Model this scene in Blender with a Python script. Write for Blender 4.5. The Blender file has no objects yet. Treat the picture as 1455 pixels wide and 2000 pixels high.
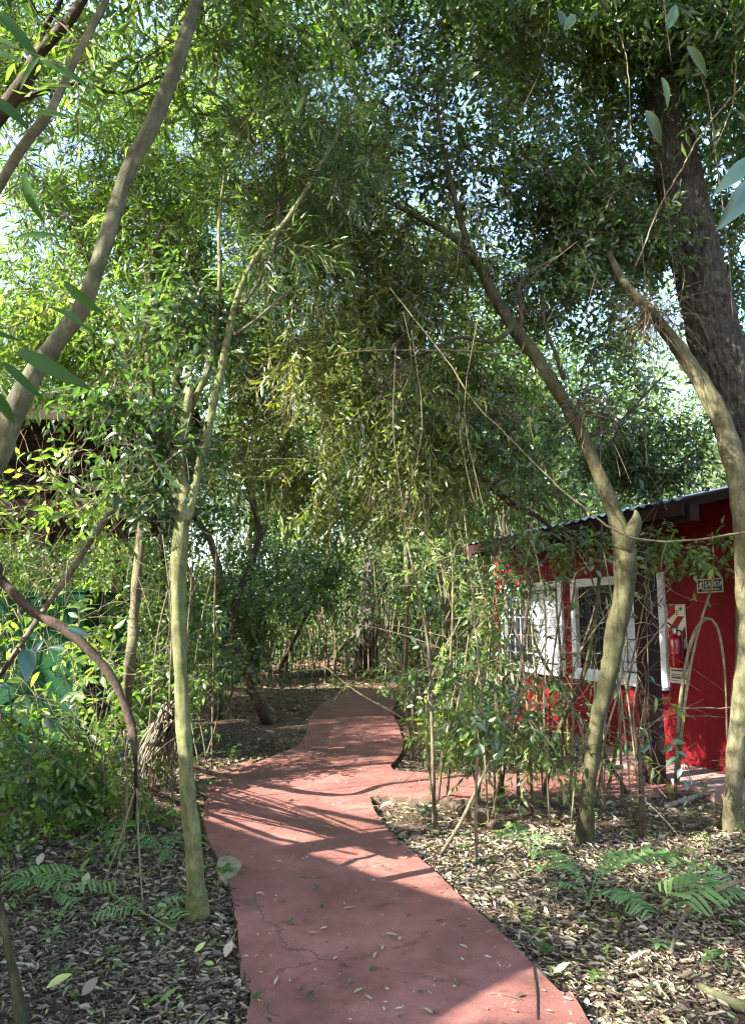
import bpy, bmesh, math
import numpy as np
from mathutils import Vector, Matrix

SC = bpy.context.scene
COL = SC.collection
rng = np.random.default_rng(11)

# ------------------------------------------------------------------ camera
F = 1500.0; CX, CY = 727.5, 1000.0; EYE = 1.6
TH = math.atan(207 / F)
FWD = np.array([0, math.cos(TH), math.sin(TH)])
UP = np.array([0, -math.sin(TH), math.cos(TH)])
RT = np.array([1.0, 0, 0])
cam = bpy.data.cameras.new('camera'); camo = bpy.data.objects.new('camera', cam); COL.objects.link(camo)
camo.location = (0, 0, EYE); camo.rotation_euler = (math.pi / 2 + TH, 0, 0)
cam.sensor_fit = 'VERTICAL'; cam.sensor_height = 24; cam.lens = 18
cam.clip_start = .05; cam.clip_end = 600
SC.camera = camo

# ------------------------------------------------------------------ light
SUN_H = np.array([-.88, -.47]); SUN_H /= np.linalg.norm(SUN_H)
EL = math.radians(33)
S = np.array([SUN_H[0] * math.cos(EL), SUN_H[1] * math.cos(EL), math.sin(EL)])
w = bpy.data.worlds.new('World'); SC.world = w; w.use_nodes = True
nt = w.node_tree; bg = nt.nodes['Background']
sky = nt.nodes.new('ShaderNodeTexSky'); sky.sky_type = 'NISHITA'; sky.sun_disc = False
sky.sun_elevation = EL; sky.sun_rotation = math.atan2(S[0], S[1]) % (2 * math.pi)
sky.air_density = 1.0; sky.dust_density = 1.6
nt.links.new(sky.outputs[0], bg.inputs[0]); bg.inputs[1].default_value = .135
sl = bpy.data.lights.new('sun', 'SUN'); sl.energy = 5.0; sl.angle = math.radians(.5); sl.color = (1, .965, .90)
so = bpy.data.objects.new('sun', sl); COL.objects.link(so)
so.rotation_euler = Vector(S).to_track_quat('Z', 'Y').to_euler(); so.location = (-20, -10, 20)
vs = SC.view_settings; vs.view_transform = 'Standard'; vs.look = 'None'; vs.gamma = 1; vs.use_curve_mapping = False
vs.exposure = 2.9
cy = SC.cycles
cy.max_bounces = 7; cy.diffuse_bounces = 4; cy.glossy_bounces = 2; cy.transmission_bounces = 5
cy.transparent_max_bounces = 4; cy.caustics_reflective = False; cy.caustics_refractive = False
cy.use_denoising = True; cy.filter_width = 1.25; cy.use_adaptive_sampling = True; cy.adaptive_threshold = .02

# ------------------------------------------------------------------ projection helpers
def ray(px, py):
    return RT * ((px - CX) / F) + UP * ((CY - py) / F) + FWD
def P(px, py, d):
    r = ray(px, py); return np.array([0, 0, EYE]) + r * (d / r[1])
def G(px, py, z=0.0):
    r = ray(px, py); t = (z - EYE) / r[2]; return np.array([0, 0, EYE]) + r * t
def W(x, y, z): return np.array([x, y, z], float)
def proj(p):
    q = np.atleast_2d(p) - np.array([0, 0, EYE])
    z = q @ FWD
    zs = np.where(z > .05, z, .05)
    return CX + F * (q @ RT) / zs, CY - F * (q @ UP) / zs, z

# ------------------------------------------------------------------ mesh helpers
def link(o, parent=None):
    COL.objects.link(o)
    if parent is not None: o.parent = parent
    return o
def tag(o, label=None, cat=None, group=None, kind=None):
    if label: o['label'] = label
    if cat: o['category'] = cat
    if group: o['group'] = group
    if kind: o['kind'] = kind
    return o
def empty(name, loc, label, cat, group=None):
    o = bpy.data.objects.new(name, None); o.empty_display_size = .1
    o.location = tuple(float(v) for v in loc); COL.objects.link(o)
    return tag(o, label, cat, group)

class MB:
    def __init__(s): s.V = []; s.Fs = []; s.n = 0; s.T = []; s.M = []
    def add(s, V, Fa, tint=.5, mi=0):
        V = np.asarray(V, float)
        s.V.append(V)
        s.T.append(np.broadcast_to(np.asarray(tint, float), (len(V),)))
        Fs = Fa if isinstance(Fa, list) and isinstance(Fa[0], np.ndarray) else [Fa]
        for f in Fs:
            f = np.asarray(f, int)
            s.Fs.append(f + s.n); s.M.append(np.full(len(f), mi))
        s.n += len(V)
    def box(s, c, size, R=None, tint=.5, mi=0):
        h = np.array(size) / 2
        V = np.array([[x, y, z] for x in (-1, 1) for y in (-1, 1) for z in (-1, 1)]) * h
        if R is not None: V = V @ np.asarray(R).T
        s.add(V + np.asarray(c), [[0, 1, 3, 2], [4, 6, 7, 5], [0, 4, 5, 1], [2, 3, 7, 6], [0, 2, 6, 4], [1, 5, 7, 3]], tint, mi)
    def build(s, name, mats, parent=None, origin=None, smooth=True):
        if not isinstance(mats, (list, tuple)): mats = [mats]
        me = bpy.data.meshes.new(name)
        if s.n == 0: return link(bpy.data.objects.new(name, me), parent)
        V = np.concatenate(s.V); T = np.concatenate(s.T)
        if parent is not None and origin is None: origin = np.array(parent.location)
        if origin is not None: V = V - np.asarray(origin)
        me.vertices.add(len(V)); me.vertices.foreach_set('co', V.astype(np.float32).ravel())
        lv = np.concatenate([f.ravel() for f in s.Fs])
        ln = np.concatenate([np.full(len(f), f.shape[1]) for f in s.Fs])
        me.loops.add(len(lv)); me.loops.foreach_set('vertex_index', lv.astype(np.int32))
        me.polygons.add(len(ln))
        me.polygons.foreach_set('loop_start', np.concatenate([[0], np.cumsum(ln)[:-1]]).astype(np.int32))
        me.polygons.foreach_set('material_index', np.concatenate(s.M).astype(np.int32))
        me.polygons.foreach_set('use_smooth', np.full(len(ln), smooth))
        a = me.attributes.new('tint', 'FLOAT', 'POINT'); a.data.foreach_set('value', T.astype(np.float32))
        for m in mats: me.materials.append(m)
        me.update(calc_edges=True)
        o = bpy.data.objects.new(name, me)
        if parent is None and origin is not None: o.location = tuple(float(v) for v in origin)
        return link(o, parent)

def norm(v):
    v = np.asarray(v, float); return v / (np.linalg.norm(v, axis=-1, keepdims=True) + 1e-9)

def smooth_path(pts, rad, step=.12, mx=80):
    pts = np.array(pts, float); rad = np.array(rad, float)
    n = len(pts)
    if n < 3:
        k = 5; t = np.linspace(0, 1, k)[:, None]
        return pts[0] * (1 - t) + pts[-1] * t, (rad[0] * (1 - t) + rad[-1] * t).ravel()
    ext = np.vstack([2 * pts[0] - pts[1], pts, 2 * pts[-1] - pts[-2]])
    re = np.concatenate([[rad[0]], rad, [rad[-1]]])
    out = []; ro = []
    for i in range(n - 1):
        L = np.linalg.norm(pts[i + 1] - pts[i]); k = int(min(max(L / step, 2), mx))
        for t in np.arange(k) / k:
            a, b, c, d = ext[i:i + 4]
            out.append(.5 * (2 * b + (c - a) * t + (2 * a - 5 * b + 4 * c - d) * t * t + (3 * b - a - 3 * c + d) * t ** 3))
            ro.append(re[i + 1] * (1 - t) + re[i + 2] * t)
    out.append(pts[-1]); ro.append(rad[-1])
    return np.array(out), np.array(ro)

def tube(pts, rad, sides=6, jit=0.0, cap=True):
    pts = np.asarray(pts, float); n = len(pts)
    tan = np.gradient(pts, axis=0); tan = norm(tan)
    a = np.array([1.0, 0, 0]) if abs(tan[0][0]) < .8 else np.array([0, 1.0, 0])
    N = np.zeros_like(pts); v = norm(np.cross(tan[0], a))
    for i in range(n):
        v = v - tan[i] * (v @ tan[i]); v = v / (np.linalg.norm(v) + 1e-9); N[i] = v
    B = np.cross(tan, N)
    ang = np.arange(sides) * 2 * math.pi / sides
    R = np.asarray(rad, float)[:, None] * np.ones((1, sides))
    if jit: R = R * (1 + jit * rng.standard_normal(R.shape))
    V = pts[:, None, :] + R[..., None] * (np.cos(ang)[None, :, None] * N[:, None, :] + np.sin(ang)[None, :, None] * B[:, None, :])
    V = V.reshape(-1, 3)
    i = np.arange(n - 1)[:, None] * sides; j = np.arange(sides)[None, :]; j2 = (j + 1) % sides
    Fq = np.stack([i + j, i + j2, i + sides + j2, i + sides + j], -1).reshape(-1, 4)
    Fs = [Fq]
    if cap: Fs += [np.arange(sides)[None, ::-1], (np.arange(sides) + (n - 1) * sides)[None]]
    return V, Fs

def lathe(mb, c, prof, sides=20, mi=0, tint=.5):
    pts = np.array([[c[0], c[1], c[2] + z] for r, z in prof]); rad = [r for r, z in prof]
    ang = np.arange(sides) * 2 * math.pi / sides
    V = np.array([[c[0] + r * math.cos(a), c[1] + r * math.sin(a), c[2] + z] for r, z in prof for a in ang])
    n = len(prof); i = np.arange(n - 1)[:, None] * sides; j = np.arange(sides)[None]; j2 = (j + 1) % sides
    Fq = np.stack([i + j, i + j2, i + sides + j2, i + sides + j], -1).reshape(-1, 4)
    mb.add(V, [Fq, np.arange(sides)[None, ::-1], (np.arange(sides) + (n - 1) * sides)[None]], tint, mi)

# ------------------------------------------------------------------ materials
def new_mat(name):
    m = bpy.data.materials.new(name); m.use_nodes = True
    t = m.node_tree; return m, t, t.nodes['Principled BSDF'], t.nodes, t.links
def ramp(nodes, stops):
    r = nodes.new('ShaderNodeValToRGB'); e = r.color_ramp.elements
    e[0].position, e[0].color = stops[0][0], (*stops[0][1], 1)
    e[1].position, e[1].color = stops[-1][0], (*stops[-1][1], 1)
    for p, c in stops[1:-1]:
        x = e.new(p); x.color = (*c, 1)
    return r
def noise(nodes, links, scale, detail=4, vec='Object', rough=.55, stretch=None):
    tc = nodes.new('ShaderNodeTexCoord'); n = nodes.new('ShaderNodeTexNoise')
    n.inputs['Scale'].default_value = scale; n.inputs['Detail'].default_value = detail; n.inputs['Roughness'].default_value = rough
    if stretch:
        mp = nodes.new('ShaderNodeMapping'); mp.inputs['Scale'].default_value = stretch
        links.new(tc.outputs[vec], mp.inputs[0]); links.new(mp.outputs[0], n.inputs['Vector'])
    else: links.new(tc.outputs[vec], n.inputs['Vector'])
    return n
def bump(nodes, links, src, bsdf, strength, dist=.01):
    b = nodes.new('ShaderNodeBump'); b.inputs['Strength'].default_value = strength; b.inputs['Distance'].default_value = dist
    links.new(src, b.inputs['Height']); links.new(b.outputs[0], bsdf.inputs['Normal'])

def leaf_mat(name, stops, trans=.4, rough=.42, spec=.5, tscale=(1.3, 1.5, .55), k=.35):
    m, t, p, N, L = new_mat(name)
    at = N.new('ShaderNodeAttribute'); at.attribute_name = 'tint'
    oi = N.new('ShaderNodeObjectInfo')
    s1 = N.new('ShaderNodeMath'); s1.operation = 'MULTIPLY_ADD'; s1.inputs[1].default_value = k; s1.inputs[2].default_value = -k / 2
    L.new(oi.outputs['Random'], s1.inputs[0])
    s2 = N.new('ShaderNodeMath'); s2.operation = 'ADD'; L.new(at.outputs['Fac'], s2.inputs[0]); L.new(s1.outputs[0], s2.inputs[1])
    r = ramp(N, stops); L.new(s2.outputs[0], r.inputs[0]); L.new(r.outputs[0], p.inputs['Base Color'])
    p.inputs['Roughness'].default_value = rough; p.inputs['Specular IOR Level'].default_value = spec
    tl = N.new('ShaderNodeBsdfTranslucent'); mx = N.new('ShaderNodeMixShader'); mx.inputs[0].default_value = trans
    mc = N.new('ShaderNodeVectorMath'); mc.operation = 'MULTIPLY'; mc.inputs[1].default_value = tscale
    L.new(r.outputs[0], mc.inputs[0]); L.new(mc.outputs[0], tl.inputs['Color'])
    L.new(p.outputs[0], mx.inputs[1]); L.new(tl.outputs[0], mx.inputs[2])
    L.new(mx.outputs[0], N['Material Output'].inputs['Surface'])
    return m

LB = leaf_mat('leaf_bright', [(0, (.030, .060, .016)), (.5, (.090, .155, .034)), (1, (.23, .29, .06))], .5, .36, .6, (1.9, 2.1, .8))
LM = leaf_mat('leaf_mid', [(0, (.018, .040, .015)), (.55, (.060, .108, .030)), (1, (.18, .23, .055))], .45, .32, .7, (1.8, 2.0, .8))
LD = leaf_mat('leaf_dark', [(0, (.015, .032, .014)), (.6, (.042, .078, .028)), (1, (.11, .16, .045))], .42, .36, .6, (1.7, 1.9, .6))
LO = leaf_mat('leaf_olive', [(0, (.022, .040, .010)), (.55, (.068, .105, .022)), (1, (.18, .21, .04))], .45, .38, .6, (1.8, 1.7, .5))
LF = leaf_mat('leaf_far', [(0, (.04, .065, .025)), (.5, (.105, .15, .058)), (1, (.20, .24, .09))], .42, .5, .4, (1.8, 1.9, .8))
FERN = leaf_mat('fern_green', [(0, (.06, .12, .04)), (.5, (.11, .20, .065)), (1, (.18, .27, .09))], .4, .45, .4)
LNEAR = leaf_mat('leaf_near', [(0, (.014, .040, .012)), (.5, (.028, .070, .018)), (1, (.06, .12, .03))], .3, .65, .12)
LBLUE = leaf_mat('leaf_waxy', [(0, (.018, .05, .03)), (.6, (.035, .085, .05)), (1, (.07, .13, .07))], .25, .3, .8)
LIT_M = leaf_mat('litter_leaf', [(0, (.045, .032, .024)), (.25, (.14, .105, .075)), (.42, (.26, .20, .145)), (.55, (.34, .27, .20)), (.66, (.21, .21, .115)), (.8, (.32, .27, .20)), (.92, (.35, .31, .25)), (1, (.30, .36, .09))], .15, .85, .08, (1.2, 1.1, .8), 0)
STICK = None

def bark(name, c1, c2, c3, scale=6, stretch=(1, 1, .25), b=.6, rough=.85, bd=.012, moss=.5, blotch=.5):
    m, t, p, N, L = new_mat(name)
    def mixc(fac, A, Bc, mode='MIX'):
        x = N.new('ShaderNodeMix'); x.data_type = 'RGBA'; x.blend_type = mode
        L.new(fac, x.inputs[0])
        L.new(A, x.inputs[6])
        if isinstance(Bc, tuple): x.inputs[7].default_value = (*Bc, 1)
        else: L.new(Bc, x.inputs[7])
        return x.outputs[2]
    n = noise(N, L, scale * 6, 8, stretch=stretch, rough=.78)
    r = ramp(N, [(.30, c1), (.5, c2), (.72, c3)]); L.new(n.outputs[0], r.inputs[0])
    # broad light and dark patches
    n1 = noise(N, L, scale * 1.1, 7, rough=.7); r1 = ramp(N, [(.34, (.42, .40, .36)), (.5, (.95, .95, .92)), (.64, (1.4, 1.4, 1.35))]); L.new(n1.outputs[0], r1.inputs[0])
    mu = N.new('ShaderNodeMix'); mu.data_type = 'RGBA'; mu.blend_type = 'MULTIPLY'; mu.inputs[0].default_value = 1
    L.new(r.outputs[0], mu.inputs[6]); L.new(r1.outputs[0], mu.inputs[7])
    # moss and lichen crusts with ragged edges
    n3 = noise(N, L, scale * 2.6, 9, rough=.8); r3 = ramp(N, [(.50, (0, 0, 0)), (.60, (moss, moss, moss))]); L.new(n3.outputs[0], r3.inputs[0])
    o1 = mixc(r3.outputs[0], mu.outputs[2], (c2[0] * .62, c2[1] * .92, c2[2] * .38))
    n4 = noise(N, L, scale * 9, 7, rough=.8); r4 = ramp(N, [(.60, (0, 0, 0)), (.66, (blotch, blotch, blotch))]); L.new(n4.outputs[0], r4.inputs[0])
    o2 = mixc(r4.outputs[0], o1, tuple(min(1, v * 1.35) for v in c3))
    # dark cracks and knots
    n5 = noise(N, L, scale * 11, 6, stretch=(.5, .5, 1.2), rough=.8); r5 = ramp(N, [(.28, (.8, .8, .8)), (.38, (0, 0, 0))]); L.new(n5.outputs[0], r5.inputs[0])
    o3 = mixc(r5.outputs[0], o2, tuple(v * .4 for v in c1))
    L.new(o3, p.inputs['Base Color'])
    p.inputs['Roughness'].default_value = rough; p.inputs['Specular IOR Level'].default_value = .2
    ad = N.new('ShaderNodeMath'); ad.operation = 'ADD'; L.new(n.outputs[0], ad.inputs[0]); L.new(n4.outputs[0], ad.inputs[1])
    bump(N, L, ad.outputs[0], p, b, bd)
    return m
BK_PALE = bark('bark_pale_mossy', (0.041, 0.036, 0.019), (0.090, 0.078, 0.043), (0.150, 0.136, 0.088), 5)
BK_FORK = bark('bark_fork_tree', (0.054, 0.053, 0.022), (0.109, 0.105, 0.046), (0.174, 0.172, 0.085), 6, moss=.85)
BK_GREY = bark('bark_grey_green', (0.034, 0.031, 0.018), (0.072, 0.066, 0.037), (0.123, 0.114, 0.067), 5)
BK_BRN = bark('bark_brown', (0.026, 0.017, 0.012), (0.056, 0.036, 0.026), (0.098, 0.068, 0.045), 7)
BK_OLV = bark('bark_olive', (0.020, 0.019, 0.009), (0.043, 0.038, 0.017), (0.068, 0.063, 0.033), 5)
BK_DARK = bark('bark_furrowed', (0.019, 0.017, 0.013), (0.075, 0.068, 0.056), (0.158, 0.146, 0.124), 9, (1, 1, .18), 1.0, bd=.03)
TWIG = bark('twig_bark', (0.053, 0.038, 0.026), (0.112, 0.086, 0.056), (0.195, 0.158, 0.112), 8)
TWIGD = bark('twig_dark', (0.024, 0.018, 0.013), (0.056, 0.040, 0.028), (0.104, 0.080, 0.056), 8)
VINE = bark('vine_pale', (0.082, 0.061, 0.036), (0.153, 0.122, 0.076), (0.214, 0.184, 0.128), 10)

def plain(name, col, rough=.6, spec=.4, metal=0, var=.15, sc=8, b=0.0):
    m, t, p, N, L = new_mat(name)
    n = noise(N, L, sc, 5)
    c = np.array(col)
    r = ramp(N, [(.3, tuple(c * (1 - var))), (.7, tuple(np.minimum(c * (1 + var), 1)))]); L.new(n.outputs[0], r.inputs[0])
    L.new(r.outputs[0], p.inputs['Base Color'])
    p.inputs['Roughness'].default_value = rough; p.inputs['Specular IOR Level'].default_value = spec; p.inputs['Metallic'].default_value = metal
    if b: n2 = noise(N, L, sc * 6, 5); bump(N, L, n2.outputs[0], p, b, .004)
    return m

def path_mat():
    m, t, p, N, L = new_mat('red_painted_concrete')
    def mul(A, Bc, f=1.0, mode='MULTIPLY', fac=None):
        x = N.new('ShaderNodeMix'); x.data_type = 'RGBA'; x.blend_type = mode; x.inputs[0].default_value = f
        if fac is not None: L.new(fac, x.inputs[0])
        L.new(A, x.inputs[6])
        if isinstance(Bc, tuple): x.inputs[7].default_value = (*Bc, 1)
        else: L.new(Bc, x.inputs[7])
        return x.outputs[2]
    n = noise(N, L, 2.3, 8, rough=.68)
    r = ramp(N, [(.30, (.138, .058, .047)), (.5, (.205, .083, .068)), (.70, (.26, .120, .098))]); L.new(n.outputs[0], r.inputs[0])
    n2 = noise(N, L, 11, 9, rough=.8)
    r2 = ramp(N, [(.34, (.50, .46, .44)), (.46, (.95, .93, .92)), (.6, (1, 1, 1)), (.72, (1.25, 1.3, 1.3))]); L.new(n2.outputs[0], r2.inputs[0])
    c = mul(r.outputs[0], r2.outputs[0], .9)
    n6 = noise(N, L, .9, 4, rough=.6); r6 = ramp(N, [(.38, (.70, .72, .68)), (.55, (1.05, 1.05, 1.05))]); L.new(n6.outputs[0], r6.inputs[0])
    c = mul(c, r6.outputs[0], 1)
    n3 = noise(N, L, 5.2, 10, rough=.85); r3 = ramp(N, [(.635, (0, 0, 0)), (.67, (.8, .8, .8))]); L.new(n3.outputs[0], r3.inputs[0])
    c = mul(c, (.27, .185, .145), mode='MIX', fac=r3.outputs[0])
    tc = N.new('ShaderNodeTexCoord')
    for sc_, col, hi_ in ((46, (.06, .035, .028), .16), (27, (.33, .26, .22), .10)):
        v = N.new('ShaderNodeTexVoronoi'); v.inputs['Scale'].default_value = sc_; L.new(tc.outputs['Object'], v.inputs['Vector'])
        rv = ramp(N, [(hi_ * .6, (.9, .9, .9)), (hi_, (0, 0, 0))]); L.new(v.outputs['Distance'], rv.inputs[0])
        # only some of the cells carry a speck
        sp = N.new('ShaderNodeSeparateColor'); L.new(v.outputs['Color'], sp.inputs[0]); gt = N.new('ShaderNodeMath'); gt.operation = 'GREATER_THAN'; gt.inputs[1].default_value = .55; L.new(sp.outputs[0], gt.inputs[0])
        mm = N.new('ShaderNodeMath'); mm.operation = 'MULTIPLY'; L.new(gt.outputs[0], mm.inputs[0]); L.new(rv.outputs[0], mm.inputs[1])
        c = mul(c, col, mode='MIX', fac=mm.outputs[0])
    # hairline cracks here and there
    wv = noise(N, L, 3, 5, rough=.7); ad = N.new('ShaderNodeVectorMath'); ad.operation = 'MULTIPLY_ADD'; ad.inputs[1].default_value = (.35, .35, .35); L.new(wv.outputs['Color'], ad.inputs[0]); L.new(tc.outputs['Object'], ad.inputs[2])
    ve = N.new('ShaderNodeTexVoronoi'); ve.feature = 'DISTANCE_TO_EDGE'; ve.inputs['Scale'].default_value = .75; L.new(ad.outputs[0], ve.inputs['Vector'])
    rc = ramp(N, [(.003, (.75, .75, .75)), (.009, (0, 0, 0))]); L.new(ve.outputs['Distance'], rc.inputs[0])
    ms = N.new('ShaderNodeMath'); ms.operation = 'MULTIPLY'; L.new(rc.outputs[0], ms.inputs[0]); r7 = ramp(N, [(.46, (0, 0, 0)), (.56, (1, 1, 1))]); L.new(n6.outputs[0], r7.inputs[0]); L.new(r7.outputs[0], ms.inputs[1])
    c = mul(c, (.05, .03, .025), mode='MIX', fac=ms.outputs[0])
    L.new(c, p.inputs['Base Color'])
    rr = ramp(N, [(.3, (.42, .42, .42)), (.7, (.75, .75, .75))]); L.new(n2.outputs[0], rr.inputs[0]); L.new(rr.outputs[0], p.inputs['Roughness'])
    p.inputs['Specular IOR Level'].default_value = .3
    n4 = noise(N, L, 75, 6, rough=.75); a2 = N.new('ShaderNodeMath'); a2.operation = 'ADD'; L.new(n4.outputs[0], a2.inputs[0]); L.new(n2.outputs[0], a2.inputs[1]); bump(N, L, a2.outputs[0], p, .5, .006)
    return m
PATH = path_mat()
SIDE = plain('mossy_slab_side', (.085, .06, .038), .9, .2, var=.5, sc=9, b=.6)
def ground_mat():
    m, t, p, N, L = new_mat('forest_floor')
    n = noise(N, L, 1.3, 6, rough=.6); n2 = noise(N, L, 28, 8, rough=.8)
    r = ramp(N, [(.35, (.07, .048, .034)), (.52, (.13, .088, .060)), (.66, (.17, .085, .055))]); L.new(n.outputs[0], r.inputs[0])
    r2 = ramp(N, [(.35, (.35, .35, .35)), (.6, (1.3, 1.3, 1.2)), (.75, (2.2, 2.1, 1.8))]); L.new(n2.outputs[0], r2.inputs[0])
    mx = N.new('ShaderNodeMix'); mx.data_type = 'RGBA'; mx.blend_type = 'MULTIPLY'; mx.inputs[0].default_value = 1
    L.new(r.outputs[0], mx.inputs[6]); L.new(r2.outputs[0], mx.inputs[7]); L.new(mx.outputs[2], p.inputs['Base Color'])
    p.inputs['Roughness'].default_value = .95; p.inputs['Specular IOR Level'].default_value = .15
    bump(N, L, n2.outputs[0], p, 1, .03)
    return m
GROUND = ground_mat()
DIRT = plain('bare_red_dirt', (.20, .10, .07), .95, .15, var=.35, sc=5, b=.5)
def wall_red():
    m, t, p, N, L = new_mat('red_wall_paint')
    n = noise(N, L, 3.5, 8, stretch=(1, 1, .22), rough=.7); r = ramp(N, [(.30, (.070, .0012, .004)), (.5, (.118, .0018, .006)), (.70, (.150, .006, .010))]); L.new(n.outputs[0], r.inputs[0])
    n2 = noise(N, L, 7, 9, rough=.8); r2 = ramp(N, [(.62, (0, 0, 0)), (.70, (.55, .55, .55))]); L.new(n2.outputs[0], r2.inputs[0])
    x = N.new('ShaderNodeMix'); x.data_type = 'RGBA'; L.new(r2.outputs[0], x.inputs[0]); L.new(r.outputs[0], x.inputs[6]); x.inputs[7].default_value = (.085, .028, .022, 1)
    L.new(x.outputs[2], p.inputs['Base Color']); p.inputs['Roughness'].default_value = .62; p.inputs['Specular IOR Level'].default_value = .2
    n3 = noise(N, L, 40, 6, rough=.7); bump(N, L, n3.outputs[0], p, .35, .004)
    return m
REDW = wall_red()

WHITE = plain('white_paint', (.50, .52, .54), .5, .4, var=.08, sc=5)
CREAM = plain('cream_print', (.50, .47, .36), .5, .3, var=.05)
DKPOST = plain('dark_stained_timber', (.016, .006, .005), .7, .15, var=.4, sc=6, b=.4)
DKWOOD = plain('dark_brown_boards', (.028, .014, .010), .8, .15, var=.35, sc=5, b=.3)
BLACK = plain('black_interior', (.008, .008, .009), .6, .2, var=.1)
GREENW = plain('green_wall_paint', (.006, .042, .014), .7, .1, var=.15, sc=2.5, b=.1)
ROOFM = plain('galvanised_roof_sheet', (.35, .38, .43), .35, .5, .7, .15, 4)
BLUEG = plain('blue_grey_block', (.17, .19, .27), .7, .3, var=.12, sc=5)
CONC = plain('veranda_concrete', (.24, .15, .13), .8, .3, var=.2, sc=4, b=.3)
EXR = plain('extinguisher_red', (.22, .004, .008), .22, .6, var=.04)
STONE = plain('pale_stone', (.17, .16, .10), .9, .2, var=.3, sc=14, b=.6)
SIGND = plain('sign_dark_green', (.012, .03, .02), .45, .4, var=.05)
METAL = plain('black_metal', (.02, .02, .02), .4, .5, .3, .05)
CHROME = plain('valve_metal', (.5, .48, .44), .3, .5, 1, .05)
DRY = bark('dry_frond', (0.128, 0.098, 0.075), (0.255, 0.210, 0.165), (0.375, 0.338, 0.285), 9, (1, 1, .3))
gm, _t, _p, _N, _L = new_mat('window_glass')
_p.inputs['Base Color'].default_value = (.015, .02, .025, 1); _p.inputs['Roughness'].default_value = .05; _p.inputs['Specular IOR Level'].default_value = .8
GLASS = gm

# ------------------------------------------------------------------ leaves and twigs
def leaf_lo(wd, fold=.10, dr=.12):
    return np.array([[0, 0, 0], [wd / 2, .42, fold * wd * 1.5], [0, 1, -dr], [-wd / 2, .42, fold * wd * 1.5]]), np.array([[0, 1, 2], [0, 2, 3]])
def leaf_hi(wd, fold=.18, dr=.18, st=(0, .16, .38, .62, .84, 1), ws=(0, .62, 1, .88, .45, 0)):
    V = []; Fc = []
    for t, q in zip(st, ws):
        z = -dr * t * t
        V += [[-wd / 2 * q, t, z + fold * wd * q], [0, t, z], [wd / 2 * q, t, z + fold * wd * q]]
    n = len(st)
    for i in range(n - 1):
        a = i * 3
        Fc += [[a, a + 1, a + 4, a + 3], [a + 1, a + 2, a + 5, a + 4]]
    return np.array(V, float), np.array(Fc)
KIND = {  # stem length, leaves, leaf length, width ratio, angle from stem
    'broad': (.34, 9, .085, .42, 55), 'lance': (.40, 12, .095, .26, 48), 'bamboo': (.34, 10, .12, .13, 32),
    'big': (.40, 8, .135, .40, 58), 'fine': (.30, 14, .055, .36, 55)}
def rotm(ax, a):
    return np.array(Matrix.Rotation(a, 3, Vector(ax)))
TW = {}
for kd, (L_, nl, ll, wr, an) in KIND.items():
    vs_ = []
    for v in range(5):
        mats = []; c = rng.uniform(-.15, .15); dz = rng.uniform(.02, .25)
        stem = np.array([[c * t * t * L_, L_ * t, -dz * L_ * t * t] for t in np.linspace(0, 1, 4)])
        for i in range(nl):
            t = .15 + .85 * i / (nl - 1)
            pos = np.array([c * t * t * L_, L_ * t, -dz * L_ * t * t])
            sd = 1 if i % 2 else -1
            a = math.radians(an * rng.uniform(.7, 1.25)) * (1 if i < nl - 1 else .1)
            R = rotm((0, 0, 1), -sd * a) @ rotm((1, 0, 0), math.radians(rng.normal(-14, 20))) @ rotm((0, 1, 0), math.radians(rng.normal(0, 28)))
            s_ = ll * rng.uniform(.7, 1.2) * (1 - .25 * abs(t - .5))
            M = np.eye(4); M[:3, :3] = R * s_; M[:3, 3] = pos; mats.append(M)
        vs_.append((stem, np.array(mats)))
    TW[kd] = vs_

def frames(pos, dirs, scale, upb=.8):
    """twig matrices: Y along dirs, Z biased to up"""
    n = len(pos); Y = norm(dirs)
    up = np.tile([0, 0, 1.0], (n, 1)) * upb + rng.normal(0, .45, (n, 3))
    X = norm(np.cross(Y, up)); Z = np.cross(X, Y)
    M = np.tile(np.eye(4), (n, 1, 1)); sc = np.asarray(scale).reshape(-1, 1) * np.ones((n, 1))
    M[:, :3, 0] = X * sc; M[:, :3, 1] = Y * sc; M[:, :3, 2] = Z * sc; M[:, :3, 3] = pos
    return M

# sun gaps: no leaf stands between the sun and these spots
GAPS = []      # (centre, radius, t0)
def gap(p, r, t0=.25): GAPS.append((np.asarray(p, float), r, t0))
_E1 = np.cross(S, [0, 0, 1.0]); _E1 /= np.linalg.norm(_E1); _E2 = np.cross(S, _E1)
def in_gap(pos):
    k = np.zeros(len(pos), bool)
    wob = .8 + .4 * rng.random(len(pos))
    u, v, t = pos @ _E1, pos @ _E2, pos @ S; iw = 1 / wob ** 2
    rag = np.sin(u * 31 + 2 * np.sin(v * 17)) * np.sin(v * 37 + 2 * np.sin(u * 13)) + .45 * np.sin(u * 83 + v * 41) * np.sin(v * 71)
    for c, r, t0 in GAPS:
        cu, cv, ct = c @ _E1, c @ _E2, c @ S
        m = np.nonzero(np.abs(u - cu) < r * 1.2)[0]
        if not len(m): continue
        k[m] |= (t[m] - ct > t0) & (((u[m] - cu) ** 2 + (v[m] - cv) ** 2) * iw[m] < r * r) & ((rag[m] < .42) | (r < .11) | (c[2] > .3))
    return k
HOLES = []     # view gaps to the sky or house: (px,py,rx,ry,prob,dmin)
def in_hole(pos):
    px, py, z = proj(pos); k = np.zeros(len(pos), bool)
    for hx, hy, rx, ry, pr, dm, dx in HOLES:
        k |= (((px - hx) / rx) ** 2 + ((py - hy) / ry) ** 2 < 1) & (z > dm) & (z < dx) & (rng.random(len(pos)) < pr)
    return k

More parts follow.
